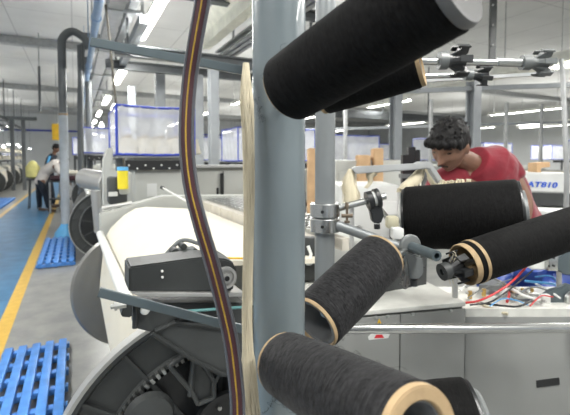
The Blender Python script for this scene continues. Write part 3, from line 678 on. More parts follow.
# M middle
a, b = P(313, 324, .75), P(382, 256, .90)
t = bobbin(a, b, .0530, 'black bobbin toned as lit, slanting up to the right behind the pole, middle of picture', M_black_lit, hole=.74, r1=.0545); fuzz(t, a, b, .0535, 70, 3)
ax = (b-a).normalized()
mb = MB()
for h in (.005, .011, .017): mb.rev(a, ax, [(h, .0425), (h, .0455), (h+.003, .0455), (h+.003, .0425)], 60, closed=True)
mb.build('tube_ribs', M_grey_p, t)
MID = (a, b, ax)
# L lower front
a, b = P(284, 363, .572), P(422, 437, .345)
t = bobbin(a, b, .0425, 'nearest black bobbin, toned as lit, at bottom centre with a cardboard end facing the camera', M_black_lit, hole=.60, r1=.0425); fuzz(t, a, b, .042, 110, 4)
ax = (b-a).normalized()
MB().rev(b, ax, [(-.012, .0265), (-.001, .0275), (.0005, .029), (.0005, .0385), (-.003, .0402), (-.012, .0395)], 60, closed=True).build('cardboard_end', M_tan, t)['label'] = 'tan cardboard end ring with an open hole'
spindle(a-ax*.04, b-ax*.05)
# R right
a, b = P(463, 265, .90), P(606, 216, 1.02)
t = bobbin(a, b, .0475, 'black bobbin reaching the right edge with an open cardboard tube end', M_black, hole=.84, ext=.012, wall=M_tan); fuzz(t, a, b, .0475, 50, 5)
RR = (a, b, (b-a).normalized())
m = MB().rev(a, RR[2], [(.0245, .0478), (.0245, .0486), (.0325, .0486), (.0325, .0478)], 72, closed=True).build('tan_band', M_tan, t)
# G big horizontal
a, b = P(405, 218, 1.22), P(522, 213, 1.10)
t = bobbin(a, b, .0915, 'largest black bobbin lying level in front of the young man', M_black, tm=M_black_p, hole=.8); fuzz(t, a, b, .0915, 120, 6, .014)
ax = (b-a).normalized(); MB().rev(b-ax*.006, ax, [(0, .01), (0, .058), (.008, .062), (.016, .060), (.018, .05), (.012, .04), (.01, .01)], 48).build('end_cap', M_grey_p, t)
MB().rev(a+ax*.004, -ax, [(0, .01), (0, .06), (.012, .06), (.016, .05), (.012, .01)], 40).build('end_cap', M_white, t)
GG = (a, b, ax)
# bottom black
a, b = P(392, 432, .78), P(478, 424, .76)
t = bobbin(a, b, .080, 'black bobbin at the bottom edge behind the cardboard-ended one', M_black, tm=M_black_p); fuzz(t, a, b, .08, 40, 8)
ax = (b-a).normalized(); MB().rev(b-ax*.004, ax, [(0, .01), (0, .058), (.012, .06), (.018, .055), (.014, .01)], 48).build('end_cap', M_grey_p, t)
BB = (a, b, ax)
# ------------------------------------------------------------------ second pole with clamp
D2 = 1.05; p2 = P(325, 176, D2); x2, y2 = p2.x, p2.y
t = thing('clamp_pole', 'thinner grey upright pole with a shiny double clamp collar, behind the thick pole', 'pole', (x2, y2, 0)); cp = t
MB().cyl((x2, y2, .0), (x2, y2, 1.9), .0255, 40).build('pole', M_pole2, t)
MB().box((x2, y2, .006), (.16, .16, .012)).build('foot_plate', M_pole2, t)
za, zb, zc = P(325, 203, D2).z, P(325, 217.5, D2).z, P(325, 232, D2).z
cl = MB().rev((x2, y2, zb+.002), ZZ, [(0, .0245), (0, .036), (.002, .038), (za-zb-.004, .038), (za-zb-.002, .036), (za-zb-.002, .0245)], 48).build('collar', M_chrome, t)
cl2 = MB().rev((x2, y2, zc), ZZ, [(0, .0245), (0, .036), (.002, .038), (zb-zc-.003, .038), (zb-zc-.001, .036), (zb-zc-.001, .0245)], 48).build('collar', M_chrome, t)
for z_, c_ in (((za+zb)/2, cl), ((zb+zc)/2, cl2)):
    q = Vector((x2, y2, z_))-HF*.036-RGT*.010; MB().cyl(q, q-HF*.004, .0042, 12).build('set_screw', M_black_p, c_)
# chrome shaft with black clamp
a, b = P(336, 209, 1.05), P(378, 198, 1.06); MB().cyl(a, b, .0085, 24).build('upper_shaft', M_chrome, t)
a, b = P(336, 225, 1.04), P(402, 248, 1.02); MB().cyl(a, b, .0125, 24).build('lower_shaft', M_pole2, t)
# small spring nut on the upper shaft
c = P(347, 211, 1.035); mb = MB(); mb.cyl(c+UPV*.02, c-UPV*.025, .0035, 10); mb.cyl(c-UPV*.012-RGT*.014, c-UPV*.012+RGT*.014, .005, 10); mb.cyl(c-UPV*.024, c-UPV*.03, .007, 8); mb.rev(c+UPV*.01, UPV, [(0, .003), (0, .006), (.012, .004), (.012, .002)], 10)
mb.build('thread_guide', mat('bronze_metal', (.2, .16, .12), .35, .8), t)
t = thing('shaft_clamp', 'black plastic clamp on the shiny shaft right of the clamp pole', 'clamp', P(374, 207, 1.04))
s = (P(378, 198, 1.06)-P(336, 209, 1.05)).normalized(); c0 = P(367, 201, 1.055)
MB().pipe(c0, c0+s*.014, .024, .009).build('ring', M_black_p, t)
MB().pipe(c0+s*.022, c0+s*.032, .026, .009).build('ring', M_black_p, t)
mb = MB(); mb.prism([P(368, 205, 1.045), P(382, 205, 1.045), P(384, 216, 1.045), P(381, 224, 1.045), P(373, 223, 1.045), P(371, 213, 1.045)], HF*.03); mb.build('jaw', M_black_p, t, bev=.003)
MB().cyl(P(377, 224, 1.06), P(377, 229, 1.06), .008, 12).build('bolt', M_black_p, t)
MB().cyl(c0+s*.014, c0+s*.022, .02, 20).build('spacer', M_white, t)
mb = MB().cyl(c0+s*.03, c0+s*.05, .009, 16); mb.build('shaft_end', M_chrome, t)
# disc flange holder near the right end of middle bobbin
t = thing('spindle_bracket', 'dark grey disc bracket with a hollow shaft, between the middle and right bobbins', 'bracket', P(410, 250, .98))
s = (P(446, 258, .86)-P(411, 247, .98)).normalized()
c = P(410, 246, .985)
MB().rev(c, s, [(-.006, .005), (-.006, .026), (-.003, .028), (.003, .028), (.006, .025), (.008, .013), (.008, .005)], 40).build('disc', M_grey_p, t)
MB().pipe(c, P(437, 256, .88), .0115, .0065).build('hollow_shaft', M_bar, t)
MB().prism([P(406, 252, .965), P(423, 258, .965), P(424, 274, .965), P(418, 280, .965), P(409, 279, .965), P(408, 268, .965)], HF*.03).build('clamp_block', M_grey_p, t, bev=.003)
MB().cyl(P(414, 279, .98), P(414, 286, .98), .009, 14).build('bolt', M_dark, t)
mb = MB(); rnd = random.Random(3)
for i in range(9):
    q = P(402+rnd.uniform(-3, 5), 270+rnd.uniform(-8, 10), 1.0); mb.sweep(spline([q+Vector((rnd.uniform(-.02, .02), 0, rnd.uniform(-.02, .02))) for _ in range(4)], 4), .0025, 5)
lint = mb.build('lint', mat('grey_lint', (.25, .24, .23), .9, 0, .3, 90), t); lint['kind'] = 'stuff'
# finned expanders
M_fin = mat('dark_grey_plastic', (.03, .032, .033), .35, 0, .2, 12)
def finned(c, s, r, label, loc=None, nf=6, m=M_black_p, rod=None):
    s = s.normalized(); t = thing('spindle_expander', label, 'hub', c)
    x = s.orthogonal().normalized(); y = s.cross(x)
    hb = MB().pipe(c-s*.02, c+s*.016, r*.42, r*.2).build('hub', m, t)
    MB().pipe(c-s*.034, c-s*.018, r*.55, r*.2).build('collar', M_dark if m is M_black_p else M_grey_p, t)
    for k in range(nf):
        a = 2*math.pi*k/nf+.4; u = x*math.cos(a)+y*math.sin(a); v = s.cross(u)
        pts = [c-s*.012+u*r*.4, c+s*.004+u*r*.72, c+s*.004+u*r*1.02, c+s*.018+u*r*1.0, c+s*.018+u*r*.5, c+s*.008+u*r*.38]
        mb = MB().prism([q-v*r*.13 for q in pts], v*r*.26)
        mb.prism([c-s*.005+u*r*.9-v*r*.20, c+s*.02+u*r*.9-v*r*.24, c+s*.02+u*r*.92+v*r*.24, c-s*.005+u*r*.92+v*r*.20], u*r*.12)
        mb.build('fin', m, t, bev=.0012)
    return t
a, b, d = RR
finned(a-d*.022, d, .034, 'black finned expander at the open end of the right bobbin')
q = a-d*.06
tt = thing('spindle_rod', 'thin steel spindle rod running through the right bobbin', 'rod', a); MB().cyl(a-d*.05, b+d*.05, .0065, 14).build('shaft', M_steel, tt)
mb = MB()
for k in range(7):
    e0 = a-d*.03+Vector((random.uniform(-.02, .02), 0, random.uniform(-.02, .02)))
    mb.sweep(spline([e0+Vector((random.uniform(-.012, .012), random.uniform(-.012, .012), random.uniform(-.03, .025))) for _ in range(4)], 5), .0007, 4)
lf = mb.build('loose_threads', M_cream, tt); lf['kind'] = 'stuff'
# upper right hubs and rods
d1 = .80
a, b = P(423, 61, d1), P(541, 63, d1)
tt = thing('spindle_rod', 'upper shiny spindle rod at top right carrying two finned hubs', 'rod', a)
MB().cyl(P(405, 61, d1), P(552, 63.5, d1), .0068, 20).build('shaft', M_chrome, tt)
MB().cyl(P(497, 62, d1-.0), P(535, 63, d1), .0085, 20).build('sleeve', M_steel, tt)
s = (b-a).normalized()
finned(P(456, 61, d1), s, .031, 'finned dark hub on the upper spindle rod, left one, nearest the top bobbins', m=M_fin)
finned(P(539, 63, d1), s, .026, 'finned grey hub at the far right end of the upper spindle rod', m=M_grey_p)
d3 = .92
tt = thing('spindle_rod', 'lower thinner spindle rod at top right ending in a small hub', 'rod', P(430, 76, d3))
MB().cyl(P(400, 77, d3), P(487, 74.5, d3), .006, 16).build('shaft', M_chrome, tt)
finned(P(480, 75, d3), s, .023, 'small dark hub on the lower spindle rod', nf=5, m=M_fin)
tt = thing('creel_bar', 'flat grey creel bar behind the upper spindle rods', 'bar', P(440, 80, 1.0))
MB().sweep([P(330, 86, 1.02), P(540, 74, 1.06)], .006, 4).build('bar', M_tray, tt)
MB().cyl(P(330, 90, 1.03), P(330, 50, 1.03), .012, 12).build('upright', M_tray, tt)
# spindles for the remaining bobbins (tie them to the poles)
a, b, d = SP2; spindle(a-d*.06, b-d*.03, parent=cp).name = 'spindle'
a, b, d = MID; MB().cyl(a+d*.03, P(408, 248, .99), .008, 16).build('spindle', M_steel, cp)
a, b, d = GG; MB().cyl(a-d*.05, b+d*.01, .012, 20).build('spindle', M_steel, cp)
MB().cyl(a-d*.05, P(372, 200, 1.07), .008, 12).build('spindle_arm', M_chrome, cp)
a, b, d = BB; MB().cyl(a-d*.10, b+d*.005, .01, 20).build('spindle', M_steel, stand)
# ------------------------------------------------------------------ hose and cream yarn hanks
pts = [P(205, -30, .50), P(203, 0, .51), P(196, 40, .52), P(190, 80, .53), P(187, 120, .53), P(187.5, 155, .53), P(192, 190, .53), P(201, 225, .53), P(212, 262, .53), P(222, 300, .53), P(231, 340, .53), P(236, 380, .53), P(238, 415, .53), P(238, 520, .53), P(236, 700, .53)]
t = thing('hose', 'dark maroon flat hose with a yellow stripe hanging left of the pole', 'hose', pts[-3])
hp = spline(pts, 8); W_ = .0092
sec = [(math.cos(2*math.pi*k/18)*1.0, math.sin(2*math.pi*k/18)*.62) for k in range(18)]
def ribbon(pts, w, off, depth, r=.35, lift=0):
    out = []
    for i, p in enumerate(pts):
        tt_ = (pts[min(i+1, len(pts)-1)]-pts[max(i-1, 0)]).normalized(); sd = tt_.cross(-HF).normalized(); out.append(p+sd*off-HF*depth)
    return out
# sweep with fixed side direction
def flat(pts, w, th, name, m, off=0, dep=0):
    mb = MB(); vs = []; n = len(pts); mm = 14
    for i, p in enumerate(pts):
        tt_ = (pts[min(i+1, n-1)]-pts[max(i-1, 0)]).normalized(); sd = tt_.cross(HF).normalized(); fw = sd.cross(tt_).normalized()
        c = p+sd*off-HF*dep
        for k in range(mm): a = 2*math.pi*k/mm; vs.append(c+sd*(math.cos(a)*w)+fw*(math.sin(a)*th))
    fs = [(i*mm+k, i*mm+(k+1) % mm, (i+1)*mm+(k+1) % mm, (i+1)*mm+k) for i in range(n-1) for k in range(mm)]+[tuple(range(mm)), tuple((n-1)*mm+k for k in range(mm))]
    mb.add(vs, fs); return mb.build(name, m, t)
flat(hp, .0088, .0058, 'hose_body', M_hose)
flat(hp, .0022, .0035, 'grey_edge', M_hoseg, off=-.0078, dep=.0015)
flat(hp, .0022, .0035, 'grey_edge', M_hoseg, off=.0078, dep=.0015)
flat(hp, .0011, .0008, 'yellow_stripe', M_hosey, dep=.0056)
def hank(path, rad, n, label, loc, seed, m=M_cream, r0=.0006, spread=None):
    t = thing('yarn_hank', label, 'yarn', loc); rnd = random.Random(seed); mb = MB()
    for _ in range(n):
        a = rnd.uniform(0, 6.28); q = math.sqrt(rnd.random()); ph = rnd.uniform(0, 6); fr = rnd.uniform(2, 6); pp_ = []
        for i, (p, rr) in enumerate(zip(path, rad)):
            aa = a+.5*math.sin(ph+fr*i/len(path)*3)
            pp_.append(p+RGT*math.cos(aa)*q*rr+HF*math.sin(aa)*q*rr*.7)
        mb.sweep(pp_, r0*rnd.uniform(.7, 1.5), 4)
    o = mb.build('strands', m, t, smooth=60); o['kind'] = 'stuff'; return t
hk = spline([P(246, 63, .615), P(246, 90, .61), P(248, 130, .605), P(249, 200, .60), P(248, 260, .595), P(247, 320, .59), P(249, 370, .585), P(252, 415, .58), P(256, 470, .575)], 5)
n = len(hk); hr = [.004+.010*min(1, i/8)*(1 if i > 0 else .4) if i < 12 else (.012 - .003*math.sin((i-12)/n*3)) for i in range(n)]
hr = [(.004+.007*(i/8)) if i < 8 else (.0095-.0025*math.sin((i-8)/9.0) if i < n-12 else .0095+.005*((i-(n-12))/12)) for i in range(n)]
ht = hank(hk, hr, 300, 'long cream yarn hank hanging down the left side of the grey pole', hk[-1], 11)
MB().sweep(hk, [q*.5 for q in hr], 14).build('yarn_core', M_cream, ht)
# fibres caught on the pole
mb = MB(); rnd = random.Random(9)
for (cx_, cy_) in ((256, 100), (258, 110), (275, 397), (270, 403), (265, 410), (261, 118)):
    for _ in range(3):
        q = [P(cx_+rnd.uniform(-3, 5), cy_+rnd.uniform(-4, 5), .612) for _ in range(4)]; mb.sweep(spline(q, 4), .00018, 3)
o = mb.build('caught_fibres', M_black, stand, smooth=0); o['kind'] = 'stuff'
# ------------------------------------------------------------------ loom head table (grey cabinet with white top)
t = thing('machine_cabinet', 'long mid-grey machine cabinet with worn white top at lower right', 'cabinet', P(440, 330, 1.6)*1)
EX[t.name]['_W'].translation
zt = .885
def zpt(px_, py_): return onZ(px_, py_, zt)
q0, q1, q2, q3 = onZ(300, 316.5, zt), onZ(466, 302, zt), onZ(452, 262, zt), onZ(318, 262, zt)
A_, B_ = q0, q1; dr = (B_-A_).normalized(); nr = Vector((-dr.y, dr.x, 0))
if nr.dot(HF) < 0: nr = -nr
A2 = A_-dr*.05; LL = 1.30; c = A2+dr*LL/2
ax3 = (dr, nr, ZZ); dep = .42
Lw = (B_-A2).length
def tb(u, v, z): return Vector((A2.x, A2.y, 0))+dr*u+nr*v+ZZ*z
MB().box(tb(Lw/2, dep/2, zt-.0075), (Lw, dep, .015), ax3, bev=.003).build('white_top', M_top, t)
MB().box(tb(Lw/2, dep/2+.006, (zt-.016)/2), (Lw-.01, dep-.012, zt-.016), ax3).build('body', M_panel, t)
# panels
us = (B_-A2).length
xs = [0.004, (onZ(403, 310, zt)-A2).length, us-.002]
for i in range(2): MB().box(tb((xs[i]+xs[i+1])/2, .0, (zt-.02)/2+.01), (xs[i+1]-xs[i]-.003, .006, zt-.04), ax3, bev=.002).build('panel', M_panel, t)
for px_, py_ in ((416, 309), (455, 306), (380, 314), (390, 311)):
    q = onZ(px_, py_, zt); u = (q-A2).dot(dr); qq = tb(u, -.003, zt-.022); MB().rev(qq, -nr, [(0, .001), (0, .006), (.003, .005), (.004, .001)], 16).build('screw', M_steel, t)
# low tray section to the right
zt2 = .855
t2 = thing('machine_cabinet', 'grey cabinet section with a slot handle and open tray of wiring, right edge', 'cabinet', P(530, 330, 1.6)); tray = t2
s0 = Vector((B_.x, B_.y, 0))+dr*.004; dr2 = RGT.copy(); nr2 = Vector((-dr2.y, dr2.x, 0)); ax4 = (dr2, nr2, ZZ)
def tb2(u, v, z): return s0+dr2*u+nr2*v+ZZ*z
L2 = .75
MB().box(tb2(L2/2, .18, zt2/2-.02), (L2, .30, zt2-.05), ax4).build('body', M_panel, t2)
MB().box(tb2(L2/2, .015, (zt2-.02)/2), (L2, .012, zt2-.025), ax4, bev=.002).build('panel', M_panel, t2)
mb = MB(); mb.box(tb2(L2/2, .18, zt2-.035), (L2, .34, .008), ax4); mb.box(tb2(L2/2, .012, zt2-.016), (L2, .004, .04), ax4); mb.build('tray', M_top, t2)
def on_panel(px_, py_):
    r = ray(px_, py_); n_ = nr2; p0 = tb2(0, .009, 0); k_ = (p0-CAM).dot(n_)/r.dot(n_); return CAM+r*k_
h = [on_panel(536, 380.5), on_panel(559, 377.5), on_panel(559.5, 384.5), on_panel(536.5, 387.5)]
MB().prism([q-nr2*.003 for q in h], nr2*.006).build('slot_handle', M_black_p, t2, bev=.001)
# chrome rail in front
t = thing('chrome_rail', 'long horizontal shiny steel rail in front of the grey cabinet', 'rail', P(460, 328, 1.12))
MB().cyl(P(300, 329, 1.13), P(640, 327.5, 1.13), .0135, 28).build('rail', M_chrome, t)
for px_ in (640, 300): q = P(px_, 328, 1.13); MB().box(q+nr*.07-ZZ*.0, (.03, .16, .03), ax3).build('end_mount', M_dark, t)
# warning stickers on the body
def on_body(px_, py_):
    r = ray(px_, py_); p0 = tb(0, -.0035, 0); return CAM+r*((p0-CAM).dot(nr)/r.dot(nr))
t = thing('warning_sticker', 'small warning sticker with yellow triangle on the grey cabinet by the rail', 'sticker', on_body(380, 336))
def onb(px_, py_, off=0): return on_body(px_, py_)-nr*off
st = MB().prism([onb(368, 337), onb(371, 333.5), onb(375, 333.5), onb(379, 319), onb(384, 333), onb(390, 333.5), onb(388, 338), onb(369, 340)], -nr*.0006).build('backing', M_white, t)
MB().prism([onb(376, 326, .0008), onb(379, 318.5, .0008), onb(382.5, 325.5, .0008)], -nr*.0004).build('triangle', M_warn_y, t)
MB().prism([onb(378.4, 325, .0013), onb(379, 321, .0013), onb(379.8, 325, .0013)], -nr*.0003).build('mark', M_black_p, t)
MB().prism([onb(374, 338.3, .0008), onb(376, 334.5, .0008), onb(382, 334.5, .0008), onb(384, 337.6, .0008)], -nr*.0004).build('red_mark', M_warn_r, t)
# ---- wiring and valves in the tray
def cable(name, px_pts, r, m, label, cat='cable'):
    o = MB().sweep(spline([P(*q) for q in px_pts], 10), r, 10).build(name, m); tag(rebase(o, P(*px_pts[0])), label, cat); return o
def zd(px_, py_, z): return onZ(px_, py_, z)
def cz(name, pts, r, m, label):
    o = MB().sweep(spline([onZ(a, b, z) for a, b, z in pts], 10), r, 10).build(name, m); return tag(rebase(o, onZ(*pts[0])), label, 'cable')
z0 = .845
cz('cable', [(464, 303, z0), (478, 301, z0+.01), (492, 295, z0+.02), (505, 287, z0+.03), (516, 278, z0+.05), (527, 266, z0+.10)], .004, M_red, 'thick red cable lying across the tray of wiring')
cz('cable', [(470, 305, z0), (490, 302, z0+.01), (506, 292, z0+.03), (520, 281, z0+.05), (533, 270, z0+.08)], .003, M_black_p, 'thin black cable running beside the red one')
cz('cable', [(480, 303, z0-.005), (505, 306, z0), (520, 306, z0), (532, 300, z0+.01)], .0035, M_black_p, 'black cable curving at the front of the tray')
cz('cable', [(508, 285, z0), (509, 294, z0+.01), (507, 302, z0)], .0045, M_red, 'short red tube standing in the middle of the tray')
cz('cable', [(525, 281, z0+.02), (545, 283, z0+.03), (562, 285, z0+.02)], .005, M_bluecord, 'light blue hose running right in front of the blue sheet')
cz('cable', [(535, 277, z0+.05), (550, 276, z0+.06), (560, 284, z0+.03)], .003, M_bluecord, 'thin blue hose arching above the light blue one')
cz('cable', [(478, 303, z0-.002), (490, 308, z0), (500, 312, z0), (508, 314, z0)], .005, M_cream, 'pale twisted cord draped at the front edge of the tray')
cz('cable', [(500, 296, z0), (510, 289, z0+.02), (525, 296, z0+.02), (540, 300, z0)], .005, M_white, 'white cable looping at the middle of the tray')
cz('cable', [(460, 290, z0), (473, 281, z0+.01), (487, 279, z0+.02), (505, 287, z0)], .004, M_white, 'white cable at the back left of the tray')
for i, (pts_, r_, m_, lb_) in enumerate((
    ([(468, 298, z0), (480, 290, z0+.01), (496, 284, z0+.02), (512, 279, z0+.03)], .0022, M_grey_p, 'thin grey wire at the left of the wiring tray'),
    ([(490, 306, z0), (502, 299, z0+.01), (515, 300, z0+.01), (528, 305, z0)], .0022, M_bluecord, 'thin blue wire looping near the front of the tray'),
    ([(512, 300, z0), (524, 290, z0+.02), (536, 287, z0+.03), (552, 292, z0+.01)], .003, M_grey_p, 'dark grey wire arching right of the valve block'),
    ([(530, 306, z0), (541, 296, z0+.015), (553, 297, z0+.01)], .0025, M_red, 'thin red wire at the right of the wiring tray'),
    ([(536, 284, z0+.01), (548, 290, z0+.01), (560, 298, z0+.01)], .004, M_white, 'white wire near the hinge arm'))):
    cz('cable', pts_, r_, m_, lb_)
for i, (px_, py_, lb) in enumerate(((470, 293, 'brass valve fitting at the left of the tray'), (484, 291, 'second brass valve fitting, right of the first'))):
    c = onZ(px_, py_, z0+.01); tv = thing('valve', lb, 'valve', c)
    MB().cyl(c-ZZ*.02, c+ZZ*.008, .008, 12).build('body', M_brass, tv)
    MB().cyl(c-RGT*.016, c+RGT*.016, .005, 10).build('port', M_steel, tv)
t = thing('valve_block', 'small metal valve block with screws in the tray', 'valve block', onZ(520, 293, z0))
rnd = random.Random(5)
c = onZ(522, 294, z0); MB().box(c, (.09, .06, .02), ax4, bev=.003).build('block', M_steel, t)
for k in range(5): q = c+dr2*(-.035+.018*k); MB().cyl(q, q+ZZ*.022, .006, 10).build('knob', M_white if k % 2 else M_brass, t)
t = thing('rail_bar', 'pale metal bars crossing the back of the wiring tray', 'bar', onZ(500, 280, z0))
MB().sweep([onZ(466, 287, z0+.01), onZ(480, 272, z0+.02), onZ(530, 296, z0+.01)], .006, 6).build('bar', M_alu, t)
MB().sweep([onZ(488, 278, z0+.01), onZ(546, 302, z0+.0)], .005, 6).build('bar', M_alu, t)
t = thing('dark_wedge', 'dark grey wedge block at the back of the tray below the right bobbin', 'block', onZ(487, 283, z0))
MB().prism([onZ(479, 290, z0), onZ(487, 281, z0), onZ(502, 289, z0), onZ(500, 291, z0)], ZZ*.02).build('wedge', M_grey_p, t)
# right side mechanism: grey plate with boss, chrome bits
d = 1.5
t = thing('hinge_arm', 'dark metal hinge arm with a round boss at the right edge above the rail', 'arm', P(560, 295, d))
MB().prism([P(543, 296, d), P(552, 290, d), (P(560, 288, d)), P(568, 284, d), P(580, 288, d), P(580, 310, d), P(565, 315, d), P(556, 308, d), P(545, 306, d)], HF*.02).build('plate', M_bar, t, bev=.003)
MB().rev(P(572, 299, d-.004), -HF, [(0, .002), (0, .03), (.012, .026), (.014, .002)], 28).build('boss', M_steel, t)
MB().box(P(545, 301, d-.01), (.03, .02, .05), CX, bev=.003).build('end_block', M_white, t)
t = thing('solenoid', 'white and chrome actuator below the right bobbin near the edge', 'actuator', P(545, 265, d))
MB().prism([P(527, 267, d), P(534, 260, d), P(548, 255, d), P(556, 262, d), (P(548, 270, d)), P(533, 270, d)], HF*.04).build('housing', M_white, t, bev=.005)
MB().box(P(551, 262, d-.01), (.035, .03, .06), CX, bev=.004).build('metal_block', M_chrome, t)
mb = MB()
for px_, py_ in ((549, 258), (554, 258), (549, 266), (554, 266)): mb.cyl(P(px_, py_, d-.024), P(px_, py_, d-.03), .004, 10)
mb.build('screws', M_black_p, t)
MB().prism([P(556, 262, d), P(566, 252, d), (P(580, 248, d)), P(580, 275, d), P(566, 275, d), P(557, 270, d)], HF*.02).build('side_plate', M_bar, t, bev=.003)
MB().cyl(P(559, 250, d+.03), P(559, 292, d+.03), .009, 16).build('upright', M_alu, t)
# blue sheet behind tray
mb = MB(); n = 16; vs = []; fs = []
for i in range(n+1):
    for j in range(9):
        p = P(478+i*9, 302-j*6.5, 1.8)+HF*(.025*math.sin(i*1.3+j*.7)+.02*math.cos(i*.6-j*1.4)); vs.append(p)
fs = [(i*9+j, (i+1)*9+j, (i+1)*9+j+1, i*9+j+1) for i in range(n) for j in range(8)]
m_ = MB(); m_.add(vs, fs); back = [v+HF*.006 for v in vs]; o_ = len(m_.v); m_.add(back, [tuple(reversed(f)) for f in fs])
tag(rebase(m_.build('plastic_sheet', M_bag), P(540, 300, 1.8)), 'crumpled dark blue plastic sheet behind the wiring tray', 'sheet')
t = thing('trestle', 'grey support table behind the tray that carries the blue sheet', 'table', P(560, 310, 1.98))
q = P(560, 300, 2.0); MB().box(q+HF*.03-ZZ*.02, (.85, .16, .03), CX).build('tabletop', M_pale, t)
for s_ in (-.38, .38): MB().box(Vector((q.x, q.y, (q.z-.03)/2))+RGT*s_+HF*.03, (.04, .04, q.z-.03), CX).build('leg', M_pale, t)
# ------------------------------------------------------------------ grey bracket bar with cream tufts
t = thing('support_bar', 'grey flat bar with a bent end, running toward the young man', 'bar', P(385, 168, 1.45))
d = 1.40
MB().prism([P(352, 169, d), P(356, 166.5, d), P(416, 163.5, d), P(420, 161.5, d), P(431, 161.5, d), P(445, 183, d), P(439, 184, d), P(429, 168.5, d), P(415, 170, d), P(356, 174, d)], HF*.035).build('bar', M_tray, t, bev=.003)
MB().cyl(P(352, 171, d+.03), Vector((P(352, 171, d+.03).x, P(352, 171, d+.03).y, zt)), .009, 12).build('rear_post', M_alu, t)
def tuft(top, bot, r0, r1, label, seed, n=70):
    pth = [top.lerp(bot, i/8)+RGT*.004*math.sin(i*.9+seed) for i in range(9)]
    rr = [r0+(r1-r0)*math.sin(min(1, i/6)*1.57) for i in range(9)]; rr[-1] *= .8
    h = hank(pth, rr, n, label, bot, seed, r0=.0008); MB().sweep(pth, [q*.75 for q in rr], 14).build('yarn_core', M_cream, h); return h
tuft(P(350, 169, 1.42), P(350, 206, 1.42), .010, .034, 'cream yarn tuft hanging from the left end of the grey bar', 21)
tuft(P(373, 172, 1.42), P(367, 188, 1.42), .024, .008, 'short cream yarn tuft in the middle of the grey bar', 22, 40)
tuft(P(424, 167, 1.45), P(404, 192, 1.42), .010, .03, 'cream yarn draped under the bent end of the grey bar', 23)
tuft(P(425, 166, 1.5), P(436, 184, 1.5), .010, .02, 'cream yarn beside the young man\'s chin', 24, 40)
t = thing('comb_block', 'cream comb-like plastic block on top of the largest bobbin', 'comb', P(458, 182, 1.38))
d = 1.36
MB().box(P(457, 186, d), (.115, .04, .016), CX, bev=.003).build('base', mat('cream_plastic', (.62, .58, .42), .5), t)
mb = MB()
for k in range(10): q = P(442+k*3.3, 183, d); mb.box(q+ZZ*random.uniform(-.008, .006), (random.uniform(.004, .009), .02, .016), CX)
mb.build('teeth', M_cream, t)
MB().cyl(P(457, 184, d), Vector((P(457, 184, d).x, P(457, 184, d).y, zt)), .01, 12).build('post', M_alu, t)
# clutter around the shafts
t = thing('lever_block', 'pale square lever block left of the largest bobbin', 'block', P(396, 232, 1.15))
MB().box(P(397, 233, 1.1), (.03, .03, .03), CX, bev=.004).build('block', M_white, t)
MB().box(P(392, 222, 1.16), (.035, .03, .035), CX, bev=.008).build('cap', mat('cream_plastic', (.62, .58, .42), .5), t)
MB().cyl(P(397, 238, 1.12), P(399, 252, 1.10), .009, 12).build('stem', M_alu, t)
# background black frame left of the man and other mid clutter
t = thing('heald_rack', 'tall black rack with upright rods behind the grey bar', 'rack', (P(412, 200, 2.9).x, P(412, 200, 2.9).y, 0))
for px_, w_, top in ((405, .045, 155), (411, .05, 147), (417, .03, 150), (425, .03, 160)):
    a = P(px_, top, 2.9); MB().box(Vector((a.x, a.y, a.z/2)), (w_, .05, a.z), CX).build('upright', M_black_p if px_ < 420 else M_grey_p, t)
a = P(414, 176, 2.9); MB().box(a, (.2, .06, .03), CX).build('crossbar', M_grey_p, t)
# mid pale machine housings behind the second pole
def housing(px0, px1, pyt, d, label, dep=.5, m=M_white, extra=True):
    a, b = P(px0, pyt, d), P(px1, pyt, d); c = (a+b)/2; wd = (b-a).length; t = thing('machine_housing', label, 'machine housing', (c.x, c.y, 0))
    MB().box(Vector((c.x, c.y, c.z/2))+HF*dep/2, (wd, dep, c.z), CX, bev=.02).build('body', m, t)
    if extra:
        MB().box(Vector((c.x, c.y, c.z*.6))-HF*.008, (wd*.9, .02, c.z*.6), CX, bev=.006).build('door', m, t)
        MB().box(Vector((c.x, c.y, c.z*.7))-HF*.02+RGT*wd*.35, (.02, .02, .08), CX).build('handle', M_black_p, t)
    return t
housing(338, 400, 185, 2.9, 'white machine housing behind the cream tufts')
housing(336, 404, 160, 4.6, 'grey-white housing further back beyond the cream tufts', m=M_pale)
housing(288, 306, 190, 2.4, 'narrow dark housing between the two poles', m=M_dark2)
q = P(300, 250, 2.2)
for i, (a, b, c_, d_, lb) in enumerate(((308, 316, 148, 4.2, 'tan carton standing between the thick and thin poles'), (358, 371, 155, 4.5, 'tan carton behind the left cream tuft'), (374, 384, 148, 4.5, 'smaller tan carton right of the other one'))):
    housing(a, b, c_, d_, lb, .2, M_carton, False)['category'] = 'carton'
# mechanism visible between the poles
t = thing('lever_latch', 'white latch with a round base on a dark block between the poles', 'latch', P(309, 262, 1.5))
MB().box(P(306, 258, 1.55), (.09, .05, .16), CX, bev=.005).build('block', M_dark, t)
MB().rev(P(309, 261, 1.51), -HF, [(0, .002), (0, .017), (.01, .015), (.012, .002)], 24).build('round_base', M_steel, t)
MB().sweep([P(309, 261, 1.49), P(311, 254, 1.49), P(308, 246, 1.49)], .006, 8).build('lever', M_white, t)
MB().box(Vector((P(306, 258, 1.58).x, P(306, 258, 1.58).y, .45))+HF*.03, (.05, .05, .9), CX).build('post', M_dark, t)
